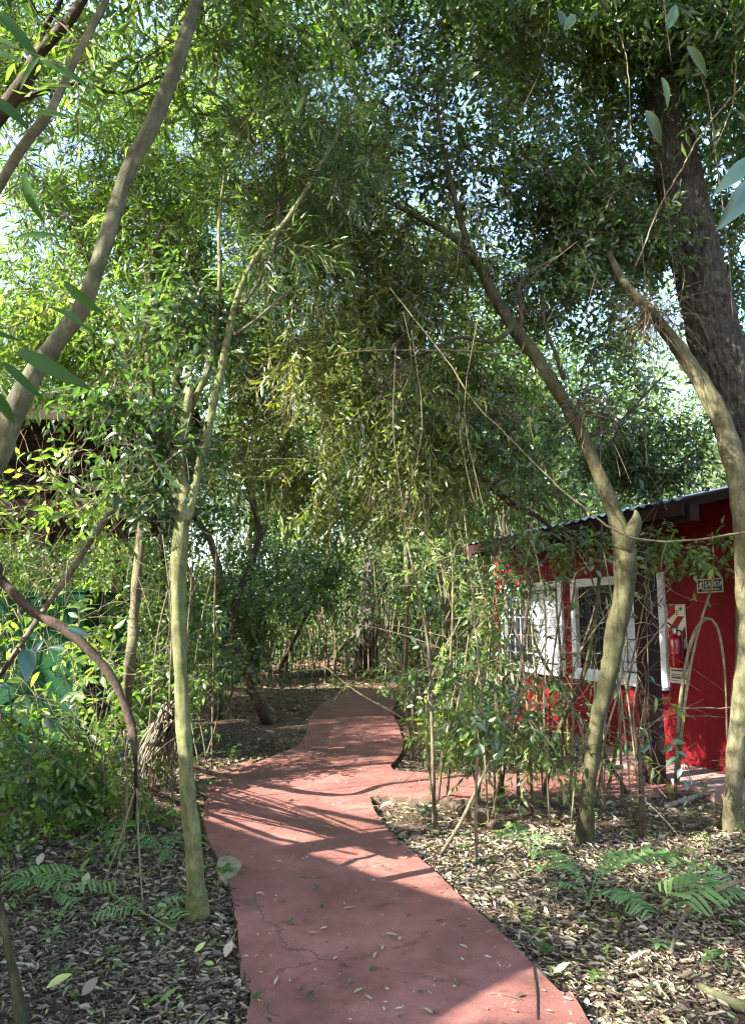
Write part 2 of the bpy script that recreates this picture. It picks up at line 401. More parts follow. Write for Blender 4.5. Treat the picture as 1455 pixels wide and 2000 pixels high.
LEAFM = {}
def leaf_meshes(kind, mat):
    key = (kind, mat.name)
    if key not in LEAFM:
        ms = []
        for v in range(3):
            V, Fc = leaf_hi(KIND[kind][3], rng.uniform(.1, .25), rng.uniform(.05, .3))
            mb = MB(); mb.add(V, Fc, rng.uniform(.3, .75)); o = mb.build('leaf', mat); me = o.data
            bpy.data.objects.remove(o); ms.append(me)
        LEAFM[key] = ms
    return LEAFM[key]

NOBJ = [0]
def put_leaves(owner, M, kind, mat, nobj=0, tint_c=.5, tint_s=.2, name='foliage', cull=True, hi=False, stuff=True):
    """M (n,4,4) world leaf matrices: the largest in view become leaf parts, the rest one part"""
    pos = M[:, :3, 3]
    if cull and len(pos):
        k = ~(in_gap(pos) | in_hole(pos)); M = M[k]; pos = pos[k]
    px, py, z = proj(pos)
    k = z > .7; k |= (z < 0)
    M = M[k]; pos = pos[k]; px = px[k]; py = py[k]; z = z[k]
    if not len(M): return
    loc = np.array(owner.location)
    if nobj:
        size = np.linalg.norm(M[:, :3, 1], axis=1) / np.maximum(z, .1)
        size = np.where((z > 0) & (px > 0) & (px < 1455) & (py > 0) & (py < 2000), size, 0)
        order = np.argsort(-size)[:nobj]; order = order[size[order] > 0]
        ms = leaf_meshes(kind, mat)
        for i in order:
            o = bpy.data.objects.new('leaf', ms[int(i) % 3])
            mm = M[i].copy(); mm[:3, 3] -= loc
            o.parent = owner; o.matrix_local = Matrix(mm.tolist()); COL.objects.link(o)
        NOBJ[0] += len(order)
        rest = np.ones(len(M), bool); rest[order] = False; M = M[rest]
    if not len(M): return
    mb = MB()
    V, Fc = leaf_hi(KIND[kind][3], st=(0, .3, .65, 1), ws=(0, .95, .8, 0)) if hi else leaf_lo(KIND[kind][3])
    n = len(M)
    Vh = np.concatenate([V, np.ones((len(V), 1))], 1)
    VV = np.einsum('nij,vj->nvi', M, Vh)[..., :3].reshape(-1, 3)
    FF = (Fc[None] + (np.arange(n) * len(V))[:, None, None]).reshape(-1, Fc.shape[1])
    # tint varies leaf by leaf and softly from sprig to sprig
    pc = M[:, :3, 3]
    soft = .5 * np.sin(pc[:, 0] * 2.1 + 1) * np.sin(pc[:, 1] * 1.7) + .5 * np.sin(pc[:, 2] * 2.6 + pc[:, 0])
    T = np.clip(tint_c + tint_s * rng.standard_normal(n) + .14 * soft, 0.02, .98)
    mb.add(VV, FF, np.repeat(T, len(V)))
    o = mb.build(name, mat, owner)
    if stuff: o['kind'] = 'stuff'
    return o

def twigs(pos, dirs, kind, scale, mbstem=None, lscale=1.0):
    """returns leaf matrices of twigs placed at pos; draws stems into mbstem"""
    M = frames(pos, dirs, scale)
    var = rng.integers(0, 5, len(pos)); out = []
    for v in range(5):
        Mi = M[var == v]
        if not len(Mi): continue
        stem, lm = TW[kind][v]
        lm = lm.copy(); lm[:, :3, :3] *= lscale
        out.append(np.einsum('nij,mjk->nmik', Mi, lm).reshape(-1, 4, 4))
        if mbstem is not None:
            V, Fs = tube(stem, np.array([.0022, .0018, .0014, .0008]) / .8, 3, cap=False)
            Vh = np.concatenate([V, np.ones((len(V), 1))], 1)
            VV = np.einsum('nij,vj->nvi', Mi, Vh)[..., :3].reshape(-1, 3)
            Fq = Fs[0]; FF = (Fq[None] + (np.arange(len(Mi)) * len(V))[:, None, None]).reshape(-1, 4)
            mbstem.add(VV, FF)
    return np.concatenate(out)

def ellip(c, r, n, shell=.35):
    v = norm(rng.normal(size=(n, 3))); q = rng.random(n) ** shell
    return np.asarray(c) + v * q[:, None] * np.asarray(r)

def grow(owner, nodes, blobs, nbr, per, kind, mat, nobj=0, ls=1.0, droop=.35, brad=.009, twm=None, tint_c=.5, tint_s=.2, stems=True, hi=False, spread=1.0):
    """branches from nodes out to points in blobs, leafy twigs along them"""
    nodes = [np.asarray(n, float) for n in nodes]; N0 = np.array(nodes)
    wts = np.array([b[1][0] * b[1][2] for b in blobs]); wts = wts / wts.sum()
    att = np.concatenate([ellip(b[0], b[1], max(1, int(round(nbr * w_)))) for b, w_ in zip(blobs, wts)])
    dd = np.min(np.linalg.norm(att[:, None] - N0[None], axis=2), axis=1)
    att = att[np.argsort(dd)]
    mb = MB(); tbs = []; nd = N0; tp = []; td = []
    for a in att:
        dist = np.linalg.norm(nd - a, axis=1) + .25 * np.maximum(0, nd[:, 2] - a[2]); i = int(np.argmin(dist)); b0 = nd[i]
        L_ = np.linalg.norm(a - b0)
        c1 = b0 + (a - b0) * .35 + rng.normal(0, .10, 3) * L_ + np.array([0, 0, .15 * L_])
        c2 = b0 + (a - b0) * .7 + rng.normal(0, .10, 3) * L_ + np.array([0, 0, .10 * L_])
        t = np.linspace(0, 1, 7)[:, None]
        cv = (1 - t) ** 3 * b0 + 3 * (1 - t) ** 2 * t * c1 + 3 * (1 - t) * t * t * c2 + t ** 3 * a
        r0 = brad * min(1.8, .5 + L_ * .6)
        V, Fs = tube(cv, np.linspace(r0, r0 * .3, 7), 5 if brad > .012 else 4, cap=False)
        tbs.append((V, Fs, cv))
        nd = np.vstack([nd, cv[2:]])
        k = max(2, int(per * rng.uniform(.7, 1.3)))
        ti = rng.uniform(.2, 1, k) * 6; i0 = np.minimum(ti.astype(int), 5); fr = (ti - i0)[:, None]
        tp.append(cv[i0] * (1 - fr) + cv[i0 + 1] * fr)
        td.append(norm(cv[i0 + 1] - cv[i0]) * .55 + rng.normal(0, .55, (k, 3)) * spread + np.array([0, 0, -droop]))
    tp = np.concatenate(tp); td = np.concatenate(td)
    ends = np.concatenate([t_[2][3:] for t_ in tbs]); bad = (in_gap(ends) | in_hole(ends)).reshape(-1, 4).any(1)
    for t_, b_ in zip(tbs, bad):
        if not b_: mb.add(t_[0], t_[1])
    kk_ = ~(in_gap(tp) | in_hole(tp)); tp = tp[kk_]; td = td[kk_]
    if not len(tp): return nd
    M = twigs(tp, td, kind, rng.uniform(.75, 1.25, len(tp)) * ls, mb if stems else None)
    o = mb.build('twigwork', twm or TWIG, owner); o['kind'] = 'stuff'
    put_leaves(owner, M, kind, mat, nobj, tint_c, tint_s, hi=hi)
    return nd

def spec_path(spec):
    pts, rad = [], []
    for s_ in spec:
        if len(s_) == 4:
            px, py, d, wd = s_
            p = G(px, py, -.05) if d is None else P(px, py, d)
            z = proj(p)[2][0]; rad.append(wd / 2 / F * z * .78)
        else:
            p = np.array(s_[0], float); rad.append(s_[1])
        pts.append(p)
    return pts, rad
def trunk(name, spec, mat, parent, sides=14, jit=.03, step=.1, flare=True, wob=.0):
    pts, rad = spec_path(spec)
    q, r = smooth_path(pts, rad, step)
    if wob: q[1:-1] += rng.normal(0, wob, (len(q) - 2, 3))
    if flare:
        h = q[:, 2] - q[0, 2]; r = r * (1 + .35 * np.exp(-np.maximum(h, 0) / .10))
    # slow lumps
    ph = rng.uniform(0, 6, 3)
    s_ = np.arange(len(q)); r = r * (1 + .05 * np.sin(s_ * .7 + ph[0]) + .04 * np.sin(s_ * 1.9 + ph[1]))
    V, Fs = tube(q, r, sides, jit)
    if sides >= 10:
        A, K = np.meshgrid(np.arange(sides) / sides * 2 * math.pi, np.arange(len(q)) * step)
        p4 = rng.uniform(0, 6, 8); rr = np.repeat(r, sides).reshape(A.shape)
        ds = .055 * np.sin(2 * A + 3.1 * K + p4[0]) + .05 * np.sin(3 * A - 5.3 * K + p4[1]) + .035 * np.sin(5 * A + 11 * K + p4[2]) + .03 * np.sin(A - 17 * K + p4[3])
        for _k in range(int(len(q) * step * 1.6)):      # knots and branch scars
            ka = rng.uniform(0, 6.28); kk = rng.uniform(0, len(q) * step); w_ = rng.uniform(.015, .035)
            da = np.abs((A - ka + math.pi) % (2 * math.pi) - math.pi) * rr
            g_ = np.exp(-(da ** 2 + (K - kk) ** 2) / w_ ** 2); ds = ds + .22 * g_
        if flare:
            hh = np.repeat(np.maximum(q[:, 2] - q[0, 2], 0), sides).reshape(A.shape); ds = ds + .28 * np.exp(-hh / .13) * (.5 + .5 * np.sin(4 * A + p4[4]))
        cc = np.repeat(q, sides, 0); V = cc + (V - cc) * (1 + ds.reshape(-1, 1))
    mb = MB(); mb.add(V, Fs)
    mb.build(name, mat, parent)
    return q, r
def tree(name, spec, mat, label, cat='tree', group=None, pname='trunk', **k):
    pts, rad = spec_path(spec)
    b = pts[0]
    t = empty(name, b, label, cat, group)
    q, r = trunk(pname, spec, mat, t, **k)
    return t, q
def B(px, py, d, rx, rd, rz): return (P(px, py, d), (rx, rd, rz))

#CONTENT
# ================================================================== SETTING
def gh(x, y):
    x = np.asarray(x, float); y = np.asarray(y, float)
    n = np.sin(x * 1.3 + .5) * np.sin(y * 1.1 + 1.7) + .5 * np.sin(x * 3.1 + y * 2.3) + .3 * np.sin(x * 5.3 - y * 4.7 + 2)
    return -.062 + .013 * n + np.maximum(0, y - 16) * .022 * (1 + .15 * n)

def drape(name, mat, xs, ys, off=0.0, label=None):
    X, Y = np.meshgrid(xs, ys); Z = gh(X, Y) + off
    V = np.stack([X, Y, Z], -1).reshape(-1, 3); nx, ny = len(xs), len(ys)
    i = np.arange(ny - 1)[:, None] * nx; j = np.arange(nx - 1)[None]
    Fq = np.stack([i + j, i + j + 1, i + nx + j + 1, i + nx + j], -1).reshape(-1, 4)
    mb = MB(); mb.add(V, Fq); return mb.build(name, mat)
xs = np.concatenate([np.linspace(-200, -14, 14), np.linspace(-12, 12, 161), np.linspace(14, 200, 14)])
ys = np.concatenate([np.linspace(-60, -4, 8), np.linspace(-2, 22, 161), np.linspace(24, 60, 20), np.linspace(80, 300, 6)])
tag(drape('ground', GROUND, xs, ys), kind='structure')

# ---- the red path
left = [(480, 2000), (474, 1900), (462, 1800), (442, 1700), (412, 1650), (397, 1592), (402, 1565), (430, 1527), (472, 1500), (522, 1481), (578, 1457), (598, 1432), (606, 1400), (626, 1376), (660, 1357), (700, 1346), (745, 1334)]
right = [(850, 1312), (835, 1330), (800, 1345), (782, 1360), (770, 1378), (768, 1395), (779, 1420), (787, 1450), (782, 1472), (762, 1496), (768, 1503), (830, 1509), (1000, 1512), (1240, 1503), (1500, 1496)]
right2 = [(1560, 1545), (1300, 1549), (1120, 1556), (980, 1558), (860, 1562), (760, 1556), (722, 1556), (733, 1586), (770, 1632), (830, 1683), (900, 1750), (1000, 1842), (1090, 1932), (1157, 2000)]
def g2(l): return [G(x, y)[:2] for x, y in l]
def cr2(pts, k=6):
    pts = np.array(pts); e = np.vstack([2 * pts[0] - pts[1], pts, 2 * pts[-1] - pts[-2]]); out = []
    for i in range(len(pts) - 1):
        a, b, c, d = e[i:i + 4]
        for t in np.arange(k) / k: out.append(.5 * (2 * b + (c - a) * t + (2 * a - 5 * b + 4 * c - d) * t * t + (3 * b - a - 3 * c + d) * t ** 3))
    out.append(pts[-1]); return out
L1 = cr2([np.array([-.50, -1.5]), np.array([-.50, 1.0])] + g2(left) + [G(790, 1322)[:2], G(900, 1297)[:2]])
R1 = cr2([G(905, 1308)[:2]] + g2(right)[:10], 6)
R1b = cr2(g2(right)[10:], 4); R2 = cr2(g2(right2)[:7], 4); R3 = cr2(g2(right2)[7:] + [np.array([.93, 1.0]), np.array([.93, -1.5])], 6)
POLY = np.array(L1 + R1 + R1b + R2 + R3)
# small raggedness of the cast edge
POLYC = POLY[::2].copy()
_o = []
for _i in range(len(POLY)):
    _a, _b = POLY[_i], POLY[(_i + 1) % len(POLY)]; _k = max(1, min(12, int(np.linalg.norm(_b - _a) / .045)))
    _nv = np.array([-( _b - _a)[1], (_b - _a)[0]]) / (np.linalg.norm(_b - _a) + 1e-6)
    for _t in np.arange(_k) / _k: _o.append(_a + (_b - _a) * _t + _nv * (rng.normal(0, .004) - (rng.random() < .06) * rng.uniform(-.012, .012)))
POLY = np.array(_o)
def inpoly(x, y, poly=POLYC):
    x = np.asarray(x); y = np.asarray(y); ins = np.zeros(x.shape, bool); n = len(poly)
    for i in range(n):
        x1, y1 = poly[i]; x2, y2 = poly[(i + 1) % n]
        if y1 == y2: continue
        c = ((y1 > y) != (y2 > y)) & (x < (x2 - x1) * (y - y1) / (y2 - y1) + x1); ins ^= c
    return ins
def edge_dist(x, y, poly=POLYC):
    p = np.stack([x, y], -1); d = np.full(len(p), 1e9)
    for i in range(len(poly)):
        a = poly[i]; b = poly[(i + 1) % len(poly)]; ab = b - a
        t = np.clip(((p - a) @ ab) / (ab @ ab + 1e-9), 0, 1)
        d = np.minimum(d, np.linalg.norm(p - a - t[:, None] * ab, axis=1))
    return d
def slab(name, poly, z, th, mt, ms, parent=None, kind='structure'):
    bm = bmesh.new(); vs_ = [bm.verts.new((p[0], p[1], z)) for p in poly]
    es = [bm.edges.new((vs_[i], vs_[(i + 1) % len(vs_)])) for i in range(len(vs_))]
    bmesh.ops.triangle_fill(bm, edges=es, use_beauty=True)
    for f in bm.faces:
        f.material_index = 0
        f.normal_update()
        if f.normal.z < 0: f.normal_flip()
    lo = [bm.verts.new((p[0], p[1], z - th)) for p in poly]
    n = len(poly)
    for i in range(n):
        f = bm.faces.new((vs_[i], vs_[(i + 1) % n], lo[(i + 1) % n], lo[i])); f.material_index = 1
    me = bpy.data.meshes.new(name); bm.to_mesh(me); bm.free(); me.materials.append(mt); me.materials.append(ms)
    o = bpy.data.objects.new(name, me); link(o, parent)
    if kind: o['kind'] = kind
    return o
slab('path', POLY, 0, .13, PATH, SIDE)
# dirt track crossing far behind the end of the path
dx = np.linspace(-7, 6, 60); dy = np.linspace(24.2, 27.2, 10)
o = drape('dirt_track', DIRT, dx, dy, .012); tag(o, kind='structure')
# trodden dirt joining the path on the left
pl = [G(x, y, -.03)[:2] for x, y in [(388, 1540), (395, 1512), (440, 1500), (500, 1484), (478, 1502), (436, 1530), (410, 1552)]]
slab('bare_soil', np.array(cr2(pl + [pl[0]])[:-1]), -.02, .06, DIRT, DIRT)

# ================================================================== SUN GAPS (where light reaches the ground, trunks and walls in the photograph)
r0 = np.random.default_rng(5)
for (x, y, r) in [(640, 1640, .34), (560, 1610, .3), (720, 1680, .33), (800, 1720, .3), (860, 1760, .28), (900, 1790, .25), (760, 1650, .3), (850, 1700, .3), (480, 1590, .22), (700, 1625, .25),
                  (820, 1540, .16), (900, 1535, .18), (980, 1532, .18), (740, 1528, .12), (660, 1534, .10), (600, 1530, .10), (1060, 1530, .16),
                  (900, 1680, .3), (960, 1700, .25), (1010, 1640, .25), (1080, 1650, .2), (860, 1610, .22), (940, 1740, .25),
                  (1050, 1960, .06), (985, 1985, .05), (1100, 1900, .06), (1010, 1900, .04), (1120, 1975, .07), (1180, 1960, .08), (1290, 1700, .18), (1380, 1640, .2), (1330, 1760, .1), (1240, 1860, .1), (1400, 1850, .1), (1130, 1800, .12),
                  (600, 1306, .8), (500, 1306, .7), (680, 1306, .7), (800, 1306, .7), (430, 1470, .12), (300, 1530, .35), (350, 1560, .3), (380, 1500, .2), (420, 1515, .2)]:
    gap(G(x, y), r)
# dapples on the path
for i in range(60):
    gap(G(r0.uniform(410, 800), r0.uniform(1500, 1625)), r0.uniform(.03, .085))
for i in range(60):
    gap(G(r0.uniform(780, 1455), r0.uniform(1570, 1990)), r0.uniform(.03, .10))
for i in range(16):
    gap(G(r0.uniform(600, 780), r0.uniform(1345, 1500)), r0.uniform(.02, .05))
# trunks
for y in range(1290, 1500, 30): gap(P(362, y, 4.42), .13, .12)
for y in (1060, 1120, 1180): gap(P(352, y, 4.42), .05, .12)
for y in range(860, 1330, 50): gap(P(275, y, 6.4), .14, .15)
for x, y in [(1165, 1400), (1150, 1500), (1140, 1600), (1200, 1180), (1180, 950), (1235, 1060)]: gap(P(x, y, 5.8), .08, .2)
for x, y in [(1425, 1600), (1425, 1480), (1435, 1380), (1445, 1150), (1330, 400), (1360, 560), (1300, 250), (1400, 800)]: gap(P(x, y, 6.3), .16, .3)
for x, y in [(240, 350), (200, 480), (120, 660), (60, 740), (330, 160)]: gap(P(x, y, 3.0), .08, .2)
# left shrubs and bright crowns
for x, y, d, r in [(80, 1300, 6, .6), (200, 1150, 6.5, .6), (60, 1050, 6, .5), (180, 1500, 6, .4), (300, 1220, 6, .4), (60, 900, 6, .5), (350, 600, 5.2, .5), (230, 620, 6, .7), (100, 600, 7, .7),
                   (60, 500, 8, .8), (330, 780, 5, .25), (200, 150, 9, 1.0), (400, 200, 9, .8), (550, 120, 8, .7), (100, 350, 8, .8), (900, 1150, 7, .3), (1000, 1200, 7, .35), (1050, 1350, 7, .3), (960, 1350, 7, .3)]:
    gap(P(x, y, d), r, .8)
for x, y, d, r in [(480, 1100, 15, 1.2), (600, 1100, 20, 1.5), (650, 1180, 20, 1), (560, 1230, 18, .8), (850, 1150, 14, 1), (900, 1050, 12, .8), (430, 1000, 12, 1), (700, 1000, 22, 1.5), (1000, 1050, 14, .8), (600, 1250, 24, 1.2), (620, 1150, 27, 2.5), (520, 1200, 22, 1.6), (750, 1080, 26, 2.2), (860, 1080, 20, 1.5), (450, 1180, 17, 1.0), (640, 1000, 18, 1.4), (800, 1200, 19, .8), (500, 900, 14, 1)]:
    gap(P(x, y, d), r, 1.2)
# wall patches
for x, y, r in [(1330, 1360, .12), (1300, 1420, .12), (1110, 1380, .10), (1190, 1400, .14), (1230, 1380, .1), (1310, 1260, .08), (1060, 1230, .10), (1100, 1250, .09), (1180, 1128, .07), (1290, 1300, .08), (1240, 1250, .14), (1090, 1470, .12)]:
    gap(P(x, y, 9), r, .4)
# open views
HOLES += [(1392, 1143, 42, 26, 1, 1, 30), (1325, 1260, 26, 90, .9, 1, 30), (1310, 760, 110, 150, .35, 3.5, 24), (1190, 600, 60, 70, .35, 3.5, 40), (1130, 700, 70, 140, .35, 4, 40),
          (990, 250, 140, 120, .28, 4, 60), (850, 150, 120, 100, .25, 4, 60), (1045, 1235, 75, 85, .55, 2, 30), (1345, 1250, 75, 85, .85, 2, 30), (1180, 1235, 110, 130, .75, 2, 30), (1180, 1400, 130, 60, .5, 2, 30), (500, 1390, 110, 60, .8, 3, 20),
          (150, 300, 60, 40, .5, 3, 60), (360, 280, 50, 40, .5, 3, 60), (60, 460, 60, 50, .4, 3, 60), (1235, 220, 40, 120, .3, 4, 60),
          (150, 900, 190, 95, .25, 4.2, 12), (80, 1320, 110, 140, .42, 3, 12), (780, 200, 60, 120, .35, 4, 60), (600, 770, 60, 50, .4, 3, 60), (730, 400, 40, 60, .4, 3, 60), (640, 180, 70, 60, .4, 3, 60), (430, 150, 50, 60, .35, 3, 60), (1330, 480, 40, 60, .3, 4, 60), (560, 450, 30, 40, .4, 3, 60), (850, 620, 50, 90, .45, 4, 60), (940, 420, 60, 80, .45, 4, 60), (640, 560, 40, 60, .4, 4, 60), (740, 840, 60, 40, .35, 4, 60), (500, 300, 50, 50, .4, 4, 60), (1100, 120, 50, 70, .4, 4, 60), (450, 460, 40, 50, .4, 4, 60), (680, 1420, 120, 80, 1, 2, 30), (600, 1600, 220, 140, 1, 1, 30), (700, 1850, 300, 200, 1, .5, 30), (620, 1260, 60, 45, .8, 4, 18)]

# ================================================================== RED HOUSE
W0 = W(3.36, 8.72, 0); ps = math.atan((727 - 246) / F)
U = np.array([-math.sin(ps), math.cos(ps), 0]); NO = np.array([-math.cos(ps), -math.sin(ps), 0])
RH = np.stack([U, NO, [0, 0, 1]], 1)     # local (s, o, z) -> world
def Hh(s, o, z): return W0 + U * s + NO * o + np.array([0, 0, z])
def hp(px, py, o=0.0):
    r = ray(px, py); e = np.array([0, 0, EYE]); t = ((W0 + NO * o - e) @ NO) / (r @ NO); q = e + r * t
    return float((q - W0) @ U), float(q[2])
def hbox(mb, s0, s1, o0, o1, z0, z1, tint=.5, mi=0):
    mb.box(Hh((s0 + s1) / 2, (o0 + o1) / 2, (z0 + z1) / 2), (abs(s1 - s0), abs(o1 - o0), abs(z1 - z0)), RH, tint, mi)
s_end = hp(966, 1207)[0]; s_beg = -1.15
sw = [hp(x, 1207)[0] for x in (1101, 982)]; s2 = [hp(x, 1207)[0] for x in (1301, 1119)]
zt = hp(1300, 1117)[1]; zb = hp(1300, 1341)[1]
house = empty('red_house', Hh(0, 0, 0), 'red painted house with white window frames behind the saplings right of the path', 'house')
mb = MB(); zc = 2.83; TK = .14
def wallpiece(a, b, z0, z1): hbox(mb, a, b, -TK, 0, z0, z1)
fw = .02
wallpiece(s_beg, s2[0] + .05, -.1, zc); wallpiece(s2[1] - .05, sw[0] + .05, -.1, zc); wallpiece(sw[1] - .05, s_end, -.1, zc)
for a, b in (s2, sw):
    wallpiece(a + .05, b - .05, -.1, zb + .05); wallpiece(a + .05, b - .05, zt - .05, zc)
hbox(mb, s_end - TK, s_end, -3.6, -TK, -.1, 3.0); hbox(mb, s_beg, s_beg + TK, -3.6, -TK, -.1, 3.0); hbox(mb, s_beg, s_end, -3.6 - TK, -3.6, -.1, 3.1)
mb.build('wall', REDW, house, smooth=False)
mb = MB(); hbox(mb, s_beg + TK, s_end - TK, -3.5, -TK - .9, -.05, .02); mb.build('floor', CONC, house, smooth=False)
for wi, (a, b) in enumerate((s2, sw)):
    wn = empty('window', (0, 0, 0), None, None); wn.parent = house; wn.location = Vector(Hh((a + b) / 2, 0, zb)) - house.location
    wl = np.array(house.location) + np.array(wn.location)
    def wb(m, name, mat): return m.build(name, mat, wn, origin=wl, smooth=False)
    f = .105
    for nm, q in (('frame', (a, a + f, zb, zt)), ('frame', (b - f, b, zb, zt)), ('frame', (a + f, b - f, zt - f, zt)), ('frame', (a + f, b - f, zb, zb + f))):
        m = MB(); hbox(m, q[0], q[1], -.03, .035 if q[1] - q[0] < .2 else .032, q[2], q[3]); wb(m, nm, WHITE)
    m = MB(); hbox(m, a - .03, b + .03, .036, .085, zb - .035, zb - .002); wb(m, 'sill', WHITE)
    a2, b2, z0, z1 = a + f, b - f, zb + f, zt - f
    mid = (a2 + b2) / 2
    for q in ((a2, mid - .025), (mid + .025, b2)):
        m = MB(); hbox(m, q[0], q[1], -.085, -.08, z0, z1); wb(m, 'pane', GLASS)
    m = MB(); hbox(m, mid - .025, mid + .025, -.09, -.05, z0, z1); wb(m, 'mullion', WHITE)
    # white shutter leaf behind the bars on one half, folded leaf on the wall side
    m = MB(); hbox(m, a2 + .02, mid - .03, -.07, -.055, z0 + .02, z1 - .02)
    for k in range(9):
        zz = z0 + .08 + k * (z1 - z0 - .16) / 8; hbox(m, a2 + .06, mid - .07, -.055, -.045, zz - .02, zz + .02)
    wb(m, 'shutter', WHITE)
    nb = 9
    for k in range(nb):
        ss = a2 + (k + .5) * (b2 - a2) / nb
        m = MB(); V, Fs = tube([Hh(ss, -.015, z0), Hh(ss, -.015, z1)], [.007, .007], 6); m.add(V, Fs); wb(m, 'window_bar', METAL if wi == 0 else WHITE)
    for k in range(4):
        zz = z0 + (k + .5) * (z1 - z0) / 4
        m = MB(); V, Fs = tube([Hh(a2, -.003, zz), Hh(b2, -.003, zz)], [.006, .006], 6); m.add(V, Fs); wb(m, 'window_bar', METAL if wi == 0 else WHITE)
# roof: corrugated sheet sloping up away from the eave, beam and rafters, posts
eo = 1.02; ze = 2.66; sl_ = math.tan(math.radians(13))
ns = 130; ss = np.linspace(s_beg - .35, s_end + .12, ns); oo = np.linspace(eo, -3.9, 10)
V = []
for j, o_ in enumerate(oo):
    for i, s_ in enumerate(ss):
        s_ = s_beg - .35 + (s_ - s_beg + .35) * (1 - .20 * max(0, o_ + .1))
        V.append(Hh(s_, o_, ze + (eo - o_) * sl_ + .016 * math.cos(s_ * 2 * math.pi / .17) + .03))
V = np.array(V); i = np.arange(len(oo) - 1)[:, None] * ns; j = np.arange(ns - 1)[None]
Fq = np.stack([i + j, i + j + 1, i + ns + j + 1, i + ns + j], -1).reshape(-1, 4)
rp = MB(); rp.add(V, Fq); rp.build('roof', ROOFM, house)
m = MB(); hbox(m, s_beg - .3, s_end - 1.05, eo - .22, eo - .12, ze - .16, ze - .0); m.build('beam', DKPOST, house, smooth=False)
m = MB(); hbox(m, s_beg - .33, s_end - 1.0, eo - .03, eo - .005, ze - .12, ze + .005); m.build('fascia', DKPOST, house, smooth=False)
for k in range(9):
    s_ = s_beg + .1 + k * (s_end - 1.2 - s_beg) / 8
    Rr = RH @ rotm((1, 0, 0), -math.atan(sl_))
    m = MB(); m.box(Hh(s_, eo / 2 - .05, ze - .02 + (eo / 2 + .05) * sl_), (.06, eo + .05, .10), Rr); m.build('rafter', DKPOST, house, smooth=False)
psx = hp(1266, 1300, eo - .17)[0]
for s_ in (psx,):
    m = MB(); hbox(m, s_ - .085, s_ + .085, eo - .25, eo - .09, -.12, ze - .162); m.build('post', DKPOST, house, smooth=False)
m = MB(); hbox(m, s_beg - .3, psx + .35, .0, eo - .3, -.12, .045); hbox(m, psx + .35, s_end, 0, .55, -.12, .02); m.build('veranda_slab', CONC, house, smooth=False)
m = MB(); sx, sz = hp(1205, 1090); lathe(m, Hh(sx, .06, sz - .05), [(.02, 0), (.055, .02), (.06, .06), (.04, .1), (.01, .11)], 14); m.box(Hh(sx, .02, sz), (.05, .05, .05), RH)
tag(m.build('wall_lamp', WHITE, origin=Hh(sx, 0, sz)), 'small round pale lamp on red wall above the nearer window', 'lamp')

def text_mb(txt, size, mat, s_, z_, o_, parent, origin, name, al='LEFT'):
    cu = bpy.data.curves.new('t', 'FONT'); cu.body = txt; cu.size = size; cu.align_x = al; cu.extrude = .001
    to = bpy.data.objects.new('t', cu); COL.objects.link(to)
    dg = bpy.context.evaluated_depsgraph_get(); me = bpy.data.meshes.new_from_object(to.evaluated_get(dg))
    bpy.data.objects.remove(to)
    # text x runs towards -U (to the right as seen from outside)
    Rm = Matrix((list(-U), [0, 0, 1], list(NO))).transposed().to_4x4()
    me.transform(Matrix.Translation(Vector(Hh(s_, o_, z_)) - Vector(origin)) @ Rm)
    me.name = name; me.materials.clear(); me.materials.append(mat)
    o = bpy.data.objects.new(name, me); link(o, parent); return o

# ---- SALIDA sign
a = hp(1362, 1132); b = hp(1414, 1156)
sg_o = Hh(b[0], 0, b[1])
sg = empty('exit_sign', sg_o, 'small dark SALIDA exit sign with cream border high on the red wall', 'sign')
wS = a[0] - b[0]; hS = a[1] - b[1]; zB = b[1]
m = MB(); hbox(m, b[0], a[0], .004, .012, zB, zB + hS); m.build('panel', SIGND, sg, smooth=False)
m = MB(); q = .009
hbox(m, b[0], a[0], .010, .015, zB, zB + q); hbox(m, b[0], a[0], .010, .015, zB + hS - q, zB + hS); hbox(m, b[0], b[0] + q, .010, .0152, zB + q, zB + hS - q); hbox(m, a[0] - q, a[0], .010, .0152, zB + q, zB + hS - q)
hbox(m, a[0] - wS * .27, a[0] - wS * .27 + .006, .010, .0152, zB + q, zB + hS - q)
m.build('border', CREAM, sg, smooth=False)
t1 = text_mb('SALIDA', hS * .56, CREAM, a[0] - wS * .31, zB + hS * .42, .0135, sg, sg_o, 'lettering')
t2 = text_mb('DE EMERGENCIA', hS * .185, CREAM, a[0] - wS * .32, zB + hS * .16, .0135, sg, sg_o, 'lettering')
# running figure: head, body, limbs as bars
m = MB(); fx = a[0] - wS * .14; fz = zB + hS * .5
def bar(m, x0, z0, x1, z1, wd, o0=.0125):
    c = Hh((x0 + x1) / 2, o0, (z0 + z1) / 2); d = math.hypot(x1 - x0, z1 - z0); an = math.atan2(z1 - z0, x1 - x0)
    m.box(c, (d, .003, wd), RH @ rotm((0, 1, 0), -an))
k = hS / 10
bar(m, fx - k, fz + 3 * k, fx + .2 * k, fz - .3 * k, 1.1 * k); bar(m, fx, fz - .3 * k, fx - 1.6 * k, fz - 2.6 * k, .7 * k); bar(m, fx, fz - .3 * k, fx + 2.2 * k, fz - 2.2 * k, .7 * k)
bar(m, fx - .8 * k, fz + 2.2 * k, fx + 1.6 * k, fz + 1.2 * k, .6 * k); bar(m, fx - .8 * k, fz + 2.6 * k, fx - 2.4 * k, fz + 1.4 * k, .6 * k); bar(m, fx - 1.6 * k, fz + 3.9 * k, fx - .8 * k, fz + 3.9 * k, .9 * k)
m.build('pictogram', CREAM, sg, smooth=False)

